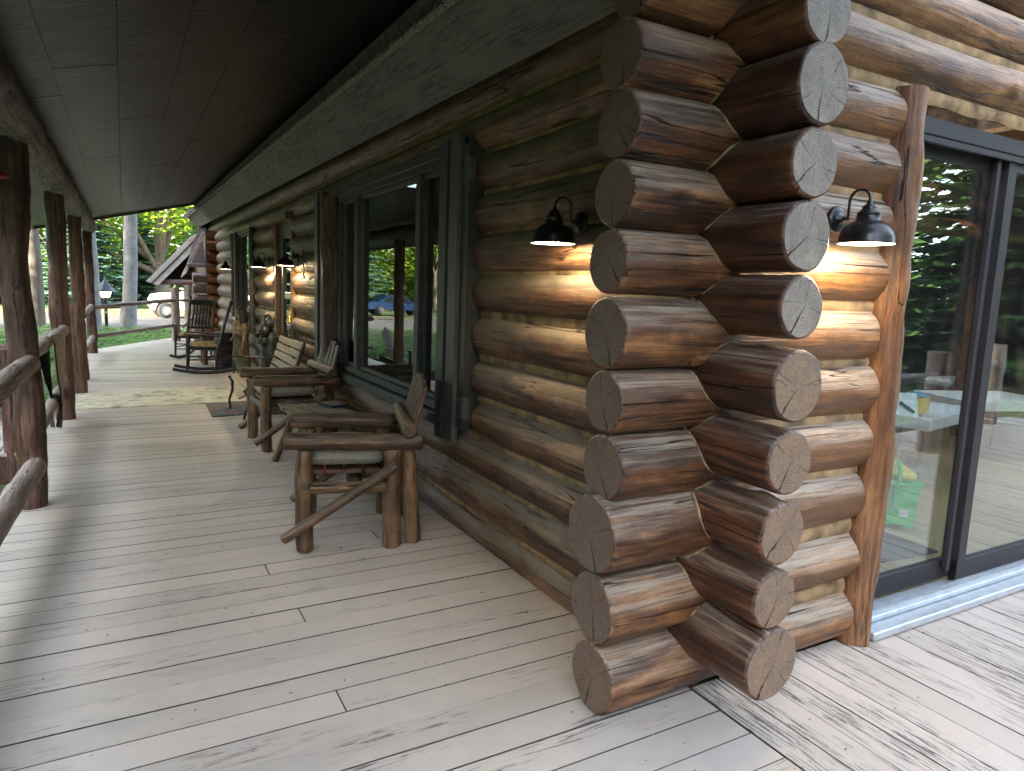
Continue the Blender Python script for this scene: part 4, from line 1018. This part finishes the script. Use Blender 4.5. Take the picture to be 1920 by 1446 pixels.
def tray(label,loc,rz,w=1.15):
    t=thing('plastic_tray',label,'tray',loc,rz)
    m=MB(); h=.11
    for sy in(-1,1): m.box((0,sy*.36,.56+h/2),(w,.02,h),(R(12)*-sy,0,0),bev=.006)
    for sx in(-1,1): m.box((sx*w/2,0,.56+h/2),(.02,.72,h),(0,R(12)*sx,0),bev=.006)
    m.box((0,0,.56),(w-.04,.68,.02),bev=.005); m.build('basin',mat_plain('tray_white',(.62,.66,.68),.35,nz=.05),t)
    m=MB()
    for sx in(-1,1):
        for sy in(-1,1): m.tube([(sx*(w/2-.1),sy*.28,0),(sx*(w/2-.12),sy*.26,.56)],.018,8)
    m.build('leg',mat_plain('tray_leg',(.1,.1,.1),.4),t); return t
tray('white plastic tray table behind the left pane of the patio door',(4.45,1.75,-.01),R(10))
tray('white plastic tray table behind the right pane of the patio door',(6.2,2.0,-.01),R(-18))
m=MB(); m.box((0,0,.09),(.26,.18,.16),bev=.01); m.box((0,0,.18),(.28,.2,.02),bev=.006,mi=1); tag(m.build('carton',[mat_plain('carton_yellow',(.6,.45,.08),.5),mat_plain('carton_blue',(.08,.3,.5),.5)],None,(4.62,1.82,.585),R(20)),'yellow carton with blue lid lying in the left white tray','box')
m=MB(); m.box((0,0,.12),(.004,.2,.26),(0,R(18),0)); m.box((-.012,.02,.13),(.004,.11,.028),(R(38),R(18),0),mi=1); m.box((-.012,-.03,.10),(.004,.09,.028),(R(38),R(18),0),mi=1); tag(m.build('sign_card',[mat_plain('card_white',(.7,.72,.78),.5),M['black']],None,(4.12,1.62,.58),R(60)),'white card with black bar marks propped in the left white tray','card')
wb=thing('wire_basket','blue wire basket beyond the right white tray inside the cabin','basket',(7.3,3.0,0))
m=MB()
for k in range(13):
    a=-.3+.05*k; m.tube([(a,-.2,.3),(a,-.2,.62)],.004,5); m.tube([(a,.2,.3),(a,.2,.62)],.004,5)
for z in(.3,.46,.62): m.tube([(-.3,-.2,z),(.3,-.2,z),(.3,.2,z),(-.3,.2,z),(-.3,-.2,z)],.006,5)
for a in(-.28,.28):
    for b in(-.18,.18): m.tube([(a,b,0),(a,b,.3)],.008,6)
m.build('wires',mat_plain('wire_blue',(.15,.3,.4),.4),wb)
m=MB(); m.box((0,0,.66),(.5,.34,.08),bev=.03); m.build('liner',mat_plain('liner_pale',(.5,.58,.62),.7),wb)

# ------------------------------------------------------------------ garage wing past the porch
gw=thing('garage_wing','log garage wing with logs coloured a sunlit orange and steep gabled entry roof past the porch','garage',(0,0,0))
orange=mat_log('wing_log_sunlit_orange',(.10,.035,.013),(.24,.09,.028),(.42,.19,.06),dust=.05,worn=.2,gloss=.3)  # warm sunlight on the wing logs is put into this orange
purple=mat_log('wing_log_end_mauve',(.10,.045,.04),(.20,.10,.09),(.34,.22,.2),dust=.5,worn=.4,gloss=.4,dustcol=(.36,.33,.36))
for k in range(12):
    z=-.35+.245*k; ex=-.60 if k<9 else -.34
    wall_log((-.33,15.6,z),'X',.30,.118,[orange,M['end_l']],500+k,parent=gw)
    if k<9: wall_log((-.62,15.66,z),'X',.29,.11,[purple,M['end_r']],520+k,parent=gw)
m=MB(); m.box((-.335,15.47,1.2),(.03,.03,3.1)); m.box((-.04,15.47,1.0),(.03,.03,3.2)); m.build('corner_board',M['trim_lt'],gw)
m=MB(); m.box((1.4,18.2,1.1),(3.4,5.0,3.2)); m.build('wall',M['furn'],gw)
bl_=mat_plain('barge_board_pale',(.42,.40,.38),.6,nz=.15,scale=10)
m=MB(); m.prism([(-1.33,18.8,1.40),(-1.20,18.8,1.38),(.02,18.8,2.72),(-.10,18.8,2.86)],(0,.05,0)); m.build('barge_board',bl_,gw)
m=MB(); m.prism([(-1.38,18.78,1.43),(-.02,18.78,2.95),(.5,18.78,2.4),(.5,18.78,2.3),(-.02,18.78,2.88),(-1.33,18.78,1.42)],(0,5,0)); m.build('roof',M['roof'],gw)
m=MB(); m.prism([(-1.22,19.5,1.42),(-.1,19.5,2.75),(.4,19.5,2.3),(.4,19.5,1.42)],(0,.06,0)); m.build('gable_panel',mat_plain('gable_dark',(.012,.010,.010),.8),gw)
m=MB(); m.log((-1.14,18.98,1.47),(.1,18.98,1.47),.075,n=14,seed=3); m.build('beam',[purple,M['end_r']],gw)
m=MB(); m.log((-.5,19.0,-.5),(-.5,19.0,1.42),.085,n=14,seed=5); m.build('post',[mat_bark('pale_bark_post',(.20,.17,.13),(.34,.30,.24)),M['end_r']],gw)
# nearer steep roof with its pale rake board and gutter
m=MB(); m.prism([(-.70,16.0,1.89),(-.28,16.9,2.72),(-.24,16.9,2.74),(-.10,16.0,1.89)],(.0,0,.06)); m.add([(-.70,16.0,1.95),(-.10,16.0,1.95),(.3,17.6,3.3),(-.28,17.3,3.0)],[(0,1,2,3)]); m.build('roof',mat_plain('shingle_mauve',(.055,.040,.042),.9,nz=.3,scale=25,bump=.6),gw)
m=MB(); m.prism([(-.84,15.92,1.60),(-.80,15.92,1.72),(-.36,15.92,2.66),(-.28,15.92,2.66),(-.72,15.92,1.72)],(0,.04,0)); m.build('barge_board',bl_,gw)
m=MB(); m.box((-.51,15.9,1.90),(.40,.12,.09),bev=.02); m.build('gutter',mat_plain('gutter_mauve',(.20,.18,.19),.5),gw)
m=MB(); m.box((-.45,16.4,1.70),(.62,.7,.04)); m.build('soffit',mat_plain('soffit_dark',(.015,.012,.012),.8),gw)

# ------------------------------------------------------------------ truck
tk=thing('pickup_truck','white pickup truck parked on the drive beyond the porch','pickup truck',(.18,38.2,-.49),R(6))
wp=mat_plain('truck_white_paint',(.78,.78,.75),.25,nz=.02,scale=4,bump=0,coat=.6); gl=mat_plain('truck_glass_dark',(.02,.03,.035),.08,nz=.05,bump=0)
m=MB(); side=[(-.95,.48),(-1.0,.62),(-1.02,.95),(-.90,1.16),(-.5,1.24),(.55,1.30),(1.25,1.86),(1.45,1.90),(2.75,1.90),(2.98,1.35),(4.9,1.32),(4.95,.55),(4.2,.48)]
arch=lambda cx: [(cx+.48*math.cos(a),.42+.48*math.sin(a)) for a in [math.pi*k/8 for k in range(9)]]
poly=side+[q for q in arch(3.6)]+[(1.0,.42)]+[q for q in arch(-.05)]
poly=[(-.95,.48)]+side[1:]+[(4.1,.44)]+arch(3.6)+arch(-.45)
m.prism([(x,-.9,z) for x,z in poly],(0,1.8,0)); m.build('body',wp,tk)
for cx in(-.45,3.6):
    for sy in(-1,1):
        Q=Matrix.Rotation(R(90),3,'X'); m=MB(); m.lathe([(.26,-.12),(.37,-.12),(.39,-.08),(.39,.08),(.37,.12),(.26,.12)],(cx,sy*.82,.39),24,M=Q); wh=m.build('wheel',mat_plain('tyre',(.02,.02,.02),.8),tk)
        m=MB(); m.lathe([(0,.10),(.10,.11),(.2,.08),(.26,.10),(.265,.0)],(cx,sy*.82,.39),20,M=Q if sy<0 else Matrix.Rotation(R(-90),3,'X')); m.build('rim',mat_plain('rim_alloy',(.55,.52,.48),.3,metal=.6),wh)
m=MB(); m.prism([(.72,-.908,1.34),(1.28,-.908,1.80),(1.95,-.908,1.82),(1.95,-.908,1.34)],(0,.02,0)); m.build('side_window',gl,tk)
m=MB(); m.prism([(2.03,-.908,1.34),(2.03,-.908,1.82),(2.68,-.908,1.82),(2.88,-.908,1.36)],(0,.02,0)); m.build('side_window',gl,tk)
m=MB(); m.prism([(.58,-.78,1.325),(1.24,-.72,1.86),(1.24,.72,1.86),(.58,.78,1.325)],(-.02,0,.02)); m.build('windscreen',gl,tk)
m=MB(); m.box((-.99,-.72,.95),(.05,.3,.16),bev=.02); m.build('headlight',mat_plain('headlight_lens',(.7,.7,.7),.1),tk)
m=MB(); m.box((-1.02,0,.60),(.10,1.75,.16),bev=.03); m.build('bumper',mat_plain('bumper_chrome',(.6,.6,.6),.2,metal=.9),tk)
m=MB(); m.box((.95,-1.0,1.42),(.12,.2,.16),bev=.03); m.build('wing_mirror',wp,tk)
# parked car far left across the road
pc=thing('parked_car','small dark blue car parked across the road beyond the lawn','car',(-14.5,44,-.49),R(4))
m=MB(); m.prism([(x,-.85,z) for x,z in [(-2.1,.4),(-2.15,.75),(-1.2,.9),(-.6,1.38),(.7,1.42),(1.4,.98),(2.1,.9),(2.15,.45)]],(0,1.7,0)); m.build('body',mat_plain('car_blue',(.02,.05,.14),.25,nz=.05,bump=0,coat=.5),pc)
for cx in(-1.35,1.35):
    for sy in (-1,1):
        m=MB(); m.lathe([(0,-.1),(.31,-.1),(.33,0),(.31,.1),(0,.1)],(cx,sy*.78,.33),18,M=Matrix.Rotation(R(90),3,'X')); m.build('wheel',mat_plain('tyre2',(.02,.02,.02),.8),pc)
m=MB(); m.prism([(-1.1,-.86,.92),(-.58,-.86,1.32),(.66,-.86,1.34),(1.2,-.86,.98)],(0,.02,0)); m.build('side_window',gl,pc)

# lantern on a post
lp=thing('lamp_post','short black post lantern with lit warm glass among the ground cover','lamp post',(-2.6,27.2,-.5))
m=MB(); m.tube([(0,0,0),(0,0,1.22)],.055,12); m.lathe([(.10,1.22),(.10,1.26),(.06,1.28)],n=12); m.build('post',M['black'],lp)
m=MB(); m.lathe([(.13,1.30),(.20,1.50)],n=8,smooth=False); lg=m.build('lantern_glass',mat_emit('lantern_glow',(1,.66,.32),2.2),lp)
m=MB(); m.lathe([(.33,1.48),(.34,1.53),(.22,1.66),(.10,1.82),(.03,1.90),(.02,2.0),(0,2.02)],n=12); m.lathe([(.14,1.28),(.16,1.30)],n=8); m.build('lantern_cap',mat_plain('lantern_blue_black',(.010,.013,.028),.5),lp)
m=MB(); m.box((.0,-.06,.75),(.03,.01,.05)); m.build('photo_eye',M['lamp_in'],lp)

# adirondack chair on the lawn side, seen mirrored in the porch window
ad=thing('adirondack_chair','dark fan-backed garden chair on the lawn, seen mirrored in the wide window','garden chair',(-3.95,14.2,-.5),R(215))
dk=mat_plain('adirondack_dark',(.03,.026,.024),.6)
m=MB()
for k in range(5): m.box((.0+k*.1,0,.36-.03*k),(.085,.5,.02),(0,R(16),0),bev=.004)
m.build('seat',dk,ad)
for k in range(5):
    m=MB(); h=.78-.05*abs(k-2); m.box((-.16-.0,-.22+.11*k,.32+h/2),(.02,.10,h),(R(-4*(k-2)),R(-20),0),bev=.004); m.build('back_slat',dk,ad)
for sy in(-1,1):
    m=MB(); m.box((.12,sy*.31,.56),(.68,.12,.022),bev=.006); m.build('armrest',dk,ad)
    m=MB(); m.box((.42,sy*.29,.28),(.08,.03,.56),bev=.004); m.build('leg',dk,ad)
    m=MB(); m.box((-.15,sy*.26,.2),(.75,.03,.10),(0,R(16),0),bev=.004); m.build('side_rail',dk,ad)

# ------------------------------------------------------------------ trees
LEAF={'maple':mat_leaf('leaf_maple',(.08,.17,.012),(.24,.35,.035),.6,.6),'mid':mat_leaf('leaf_mid',(.045,.11,.012),(.12,.22,.028),.55,.5),
      'spruce':mat_leaf('needle_spruce',(.05,.115,.085),(.12,.22,.155),.3,.8),'dark':mat_leaf('needle_dark',(.035,.085,.032),(.09,.17,.055),.3,.6),
      'cover':mat_leaf('leaf_cover',(.05,.11,.03),(.14,.24,.07),.4,2.0),'grass':mat_leaf('blade_grass',(.05,.10,.02),(.10,.19,.04),.4,1.5)}
BARK={'brown':mat_bark('bark_brown',(.05,.037,.026),(.15,.115,.085)),'pale':mat_bark('bark_pale',(.06,.063,.068),(.13,.13,.128),(5,5,3)),'dark':mat_bark('bark_dark',(.03,.024,.02),(.09,.075,.06))}
def leafcloud(mb,c,rad,n,size,rr,flat=.75,droop=0):
    c=Vector(c)
    for _ in range(n):
        while True:
            p=Vector((rr.uniform(-1,1),rr.uniform(-1,1),rr.uniform(-1,1)))
            if .15<p.length<1: break
        p=Vector((p.x*rad,p.y*rad,p.z*rad*flat))
        a=rr.uniform(0,6.28); tl=rr.uniform(-.9,.9); s=size*rr.uniform(.6,1.35)
        u_=Vector((math.cos(a),math.sin(a),tl*.7-droop)).normalized(); w_=u_.cross(Vector((rr.uniform(-.5,.5),rr.uniform(-.5,.5),1))).normalized()
        q=c+p; mb.add([q-u_*s*.5,q+w_*s*.33,q+u_*s*.5,q-w_*s*.33],[(0,1,2,3)],0,False)
def branchy(rr,p,d,L,r,depth,mb,tips,spread=.6,up=.15):
    pts=[p];rs=[r]; q=Vector(p); dd=Vector(d).normalized(); k=5
    for i in range(k):
        dd=(dd+Vector((rr.uniform(-1,1),rr.uniform(-1,1),rr.uniform(-.6,1)))*.12+Vector((0,0,up*.25))).normalized()
        q=q+dd*L/k; pts.append(q.copy()); rs.append(r*(1-.5*(i+1)/k))
    mb.tube(pts,rs,8 if depth>1 else 6,False)
    if depth<=0: tips.append(q); return
    tips.append(pts[3])
    for i in range(3 if depth>1 else 3):
        ax=Vector((rr.uniform(-1,1),rr.uniform(-1,1),rr.uniform(-.2,.8))).normalized()
        branchy(rr,pts[3+(i%3)] if i else pts[-1],(dd+ax*spread).normalized(),L*.68,r*.5,depth-1,mb,tips,spread,up)
def broadleaf(name,label,loc,h,r,seed,leaf='mid',bark='brown',limbs=5,fork=.3,leafn=900,ls=.3,cr=1.6,dirs=None,group=None,top=True):
    rr=random.Random(seed); t=thing(name,label,'tree',loc,0,group); mb=MB(); tips=[]
    hf=h*fork
    pts=[(0,0,-.1),(0,0,.15)]+[(.05*math.sin(k),.04*math.cos(k*2),hf*k/4) for k in range(1,5)]; rs=[r*1.5,r*1.2]+[r*(1-.06*k) for k in range(1,5)]
    mb.tube(pts,rs,14,False,wob=.15,seed=seed)
    base=Vector(pts[-1])
    if top:
        branchy(rr,base,(.03,.02,1),h*.5,r*.66,2,mb,tips,.7)
    for i in range(limbs):
        if dirs: d=dirs[i%len(dirs)]
        else:
            a=6.28*i/limbs+rr.uniform(-.4,.4); d=(math.cos(a),math.sin(a),rr.uniform(.5,1.0))
        st_=base-Vector((0,0,hf*.22*(i%3)/2))
        branchy(rr,st_,d,h*rr.uniform(.34,.46),r*.42,2,mb,tips)
    mb.build('trunk',BARK[bark],t)
    cb=MB()
    for q in tips: leafcloud(cb,q,cr*rr.uniform(.6,1.1),int(leafn*rr.uniform(.5,1.2)),ls,rr)
    cb.build('crown',LEAF[leaf],t); return t
def spruce(name,label,loc,h,r,seed,leaf='spruce',group=None,z0=.4,dens=1.0):
    rr=random.Random(seed); t=thing(name,label,'tree',loc,0,group)
    mb=MB(); mb.tube([(0,0,-.1),(0,0,h*.5),(0,0,h)],[r*.07,r*.04,.02],8,False); mb.build('trunk',BARK['dark'],t)
    cb=MB(); z=z0; lay=0
    while z<h-.1:
        R_=r*(1-(z-z0)/(h-z0))**.85*rr.uniform(.85,1.1)+.08; nb=max(5,int(6+R_*3.2)); 
        for b in range(nb):
            a=6.283*b/nb+rr.uniform(-.3,.3)+lay*.7; L=R_*rr.uniform(.75,1.1); ca,sa=math.cos(a),math.sin(a)
            ns=max(4,int(L*11*dens))
            for k in range(ns):
                f_=(k+.6)/ns; rad_=L*f_; dz=-.22*rad_+.10*rad_*rad_/max(L,.1)+rr.uniform(-.06,.06)
                wd=(.20+.34*(1-f_)*L*.5)*rr.uniform(.6,1.2)
                for sd__ in(-1,1):
                    c=Vector((ca*rad_,sa*rad_,z+dz)); o_=Vector((-sa*sd__,ca*sd__,-.22))*wd; fw=Vector((ca,sa,-.1))*.22
                    cb.add([c,c+o_*.55+fw*.05+Vector((0,0,.03)),c+o_+fw*1.0,c+fw*.9],[(0,1,2,3)],0,False)
        z+=max(.16,.30*(1-z/h*.4)); lay+=1
    cb.build('crown',LEAF[leaf],t); return t
def talltrunk(label,loc,r,h,lean,bark,seed,leaf='mid'):
    rr=random.Random(seed); t=thing('tall_tree',label,'tree',loc,0,'tall bare-trunked trees'); mb=MB()
    pts=[(lean*z/h+.05*math.sin(z),.03*math.cos(z*1.3),z) for z in [h*k/14 for k in range(15)]]; pts[0]=(0,0,-.1)
    rs=[r*1.35]+[r*(1-.5*k/14) for k in range(1,15)]; mb.tube(pts,rs,16,False,wob=.08,seed=seed)
    tips=[]
    for i in range(9):
        z=h*(.5+.055*i); a=rr.uniform(0,6.28); branchy(rr,Vector((lean*z/h,0,z)),(math.cos(a),math.sin(a),.2),2.6,.07,1,mb,tips)
    mb.build('trunk',BARK[bark],t); cb=MB()
    for q in tips: leafcloud(cb,q,1.1,130,.32,rr,.5)
    cb.build('crown',LEAF[leaf],t)
talltrunk('pale grey straight trunk leaning slightly beside the post lantern',(-1.96,28.2,-.5),.25,17,1.2,'pale',1)
talltrunk('thin pale trunk half hidden behind the farthest porch post',(-2.95,26.4,-.5),.17,16,.1,'pale',2)
talltrunk('darker trunk on the lawn between the first and second porch posts',(-4.95,30.0,-.5),.22,17,.2,'dark',3)
talltrunk('grey trunk on the near lawn, seen mirrored in the wide window',(-8.2,8.8,-.5),.28,17,.1,'pale',4)
talltrunk('brown trunk on the near lawn beside the grey one, seen mirrored in the wide window',(-9.6,8.0,-.5),.25,16,.3,'brown',5)
broadleaf('maple_tree','big spreading maple with thick forked limbs beyond the white truck',(.25,52,-.5),17,.50,11,'maple','brown',7,.17,420,.30,2.1,
          dirs=[(-1,.1,.75),(1.1,.1,.75),(-.8,-.2,1.3),(.75,.3,1.5),(1.3,-.2,.55),(-1.3,.3,.5),(.2,-.8,1.4)])
sp1=spruce('spruce_tree','blue-green spruce on the lawn left of the maple trunk',(-4.3,50,-.5),9,3.3,21,dens=1)
SPR=[(-9.5,54,1.2,'spruce across the road behind the bare dark trunk'),(-.8,62,1.0,'blue-green spruce directly behind the maple trunk'),(4.5,60,1.15,'spruce behind the white truck cab'),(-14.5,57,1.4,'spruce farther out across the road, behind the blue car'),(12,66,1.2,'spruce beyond the garage roof')]
for x,y,s_,lb in SPR:
    c=copy_tree(sp1); c.location=(x,y,-.5); c.scale=(s_,s_,s_); c.rotation_euler=(0,0,x); c['label']=lb; 
for o in bpy.data.objects:
    if o.name.startswith('spruce_tree'): o['group']='blue-green spruces across the road'
bt=broadleaf('broadleaf_tree','leafy bright green tree far beyond the road, left of the maple',(-7,66,-.5),16,.4,31,'maple','brown',6,.25,210,.42,2.6)
BT=[(-15,68,'leafy tree beyond the spruces at the far left'),(6,70,'leafy tree beyond the garage roof'),(-24,60,'leafy tree at the edge of the far woods'),(-22,82,'leafy tree at the far left edge of the far woods'),(-30,16,'leafy tree at the far end of the row across the side lawn'),(-29,10,'leafy tree across the side lawn, mirrored in the wide window'),(-30,4,'leafy tree across the side lawn level with the nearest post'),(-28,-5,'leafy tree across the side lawn behind the camera'),(-30,-14,'last leafy tree of the row across the side lawn')]
for x,y,lb in BT:
    c=copy_tree(bt); c.location=(x,y,-.5); c.rotation_euler=(0,0,x*1.3); c['label']=lb
for o in bpy.data.objects:
    if o.name.startswith('broadleaf_tree'): o['group']='leafy trees round the lawn'
dk1=spruce('dark_fir','dark fir behind the side deck, mirrored in the left door pane',(6.5,-11,-.5),12,3.4,41,'dark')
for x,y,s_,lb in [(11,-9.5,1.0,'dark fir behind the side deck, mirrored in the right door pane'),(15.5,-13,1.2,'dark fir farther off behind the side deck'),(9,-16,1.3,'dark fir in the second row behind the side deck'),(1.5,-15,1.1,'dark fir behind the camera'),(20,-8,1.2,'dark fir at the end of the side lawn'),(-7,-16,1.2,'dark fir behind the camera on the porch side')]:
    c=copy_tree(dk1); c.location=(x,y,-.5); c.scale=(s_,s_,s_); c.rotation_euler=(0,0,x); c['label']=lb
for o in bpy.data.objects:
    if o.name.startswith('dark_fir'): o['group']='dark firs behind the side deck'
# far woods closing the view
rr=random.Random(99); fw=MB()
for i in range(150):
    a=R(-125+175*i/150); d=rr.uniform(95,118); leafcloud(fw,(math.sin(a)*d,math.cos(a)*d,rr.uniform(0,9)),rr.uniform(4.5,7.5),230,1.3,rr,1.0)
tag(fw.build('far_woods',LEAF['mid']),'far green woodland edge beyond the lawns','woods',kind='stuff')
sw=MB()
for i in range(760):
    leafcloud(sw,(rr.uniform(-42,-31),rr.uniform(-50,18),rr.uniform(-.5,15.5)),rr.uniform(2.8,4.4),150,.95,rr,.9)  # leaf infill added dense and tall so the porch stays shaded
tag(sw.build('side_shade_woods',LEAF['mid']),'dense woodland added across the side lawn to keep sun off the porch','woods',kind='stuff')
bw_=MB()
for i in range(110):
    a=R(95+75*rr.random()); d=rr.uniform(24,36); leafcloud(bw_,(4+math.sin(a)*d,-4+math.cos(a)*d,rr.uniform(-.5,11)),rr.uniform(2.6,4.2),150,.95,rr,.9)
tag(bw_.build('back_woods',LEAF['dark']),'dark woodland behind the side deck','woods',kind='stuff')
nw_=MB()
for i in range(210):
    leafcloud(nw_,(rr.uniform(-66,-50),rr.uniform(14,84),rr.uniform(0,13)),rr.uniform(3,5),150,1.1,rr,.9)
tag(nw_.build('drive_woods',LEAF['mid']),'woodland beyond the far left end of the drive','woods',kind='stuff')
rw_=MB()
for i in range(190):
    leafcloud(rw_,(rr.uniform(-34,32),rr.uniform(74,88),rr.uniform(0,10)),rr.uniform(3,5),170,.8,rr,.9)
tag(rw_.build('road_woods',LEAF['maple']),'bright leafy woodland behind the spruces and the maple','woods',kind='stuff')
# low leafy ground cover past the porch end and along the railing
gc=MB()
for i in range(9000):
    x=rr.uniform(-5.5,1.5); y=rr.uniform(17.6,27.5)
    if y<19 and x>-1.2: continue
    hgt=.28*(.5+.8*abs(noise.noise(Vector((x*.8,y*.8,0)))))
    q=Vector((x,y,-.5+rr.uniform(0.02,hgt))); a=rr.uniform(0,6.28); s=rr.uniform(.05,.12)
    u_=Vector((math.cos(a),math.sin(a),rr.uniform(-.4,.6))).normalized(); w_=u_.cross(Vector((rr.uniform(-.5,.5),rr.uniform(-.5,.5),1))).normalized()
    gc.add([q-u_*s,q+w_*s*.6,q+u_*s,q-w_*s*.6],[(0,1,2,3)])
tag(gc.build('ground_cover',LEAF['cover']),'low bright green ground cover beyond the far railing','ground cover',kind='stuff')
gr=MB()
for i in range(26000):
    x=-3.0-11*rr.random()**1.3; y=rr.uniform(1,26); a=rr.uniform(0,3.14); h=rr.uniform(.04,.09)
    dx,dy=math.cos(a)*.012,math.sin(a)*.012; b=(rr.uniform(-.03,.03),rr.uniform(-.03,.03))
    gr.add([(x-dx,y-dy,-.5),(x+dx,y+dy,-.5),(x+b[0],y+b[1],-.5+h)],[(0,1,2)])
tag(gr.build('lawn_grass',LEAF['grass']),'short lawn grass beyond the railing','grass',kind='stuff')
db=MB()
for i in range(420):
    if rr.random()<.75: x=rr.uniform(-2.5,-.15); y=rr.uniform(-1.5,6.5)
    else: x=rr.uniform(.1,3.5); y=rr.uniform(-2.2,-.15)
    if rr.random()<.35: x=-.14-abs(rr.gauss(0,.18)) if x<0 else x
    a=rr.uniform(0,6.28); L=rr.uniform(.003,.009); W=L*rr.uniform(.25,.9)
    u_=Vector((math.cos(a)*L,math.sin(a)*L,rr.uniform(0,.002))); w_=Vector((-math.sin(a)*W,math.cos(a)*W,0)); c=Vector((x,y,.0025))
    db.add([c-u_,c+w_,c+u_,c-w_,c+Vector((0,0,.003))],[(0,1,4),(1,2,4),(2,3,4),(3,0,4)],0 if rr.random()<.7 else 1)
tag(db.build('debris',[mat_plain('litter_dark',(.04,.03,.02),.9),mat_plain('litter_pale',(.55,.52,.45),.9)]),'tiny crumbs of bark and leaf scattered on the deck boards','debris',kind='stuff')
# fieldstones by the landing
sm_=mat_plain('fieldstone',(.22,.22,.22),.85,nz=.35,scale=12,bump=.6)
for k,(x,y,s) in enumerate(((-3.5,5.9,.2),(-3.9,5.6,.26),(-4.4,5.9,.22),(-3.35,5.3,.22),(-3.6,9.2,.3),(-4.1,9.6,.25),(-4.9,9.3,.32),(-3.4,10.2,.22))):
    m=MB(); m.ball((0,0,0),(s,s*.8,s*.6),nu=14,nv=10)
    m.v=[tuple(Vector(v)*(1+.3*noise.noise(Vector(v)*6+Vector((k*3,0,0))))) for v in m.v]
    lbs=['grey fieldstone nearest the landing skirt','broad grey fieldstone left of the landing','grey fieldstone at the outer stair rail','grey fieldstone tucked against the porch edge','large fieldstone behind the landing','grey fieldstone in the middle behind the landing','largest fieldstone out on the lawn','small fieldstone by the porch before the third post']
    o=m.build('fieldstone',sm_,None,(x,y,-.5+s*.35)); tag(o,lbs[k],'stone','fieldstones edging the porch')
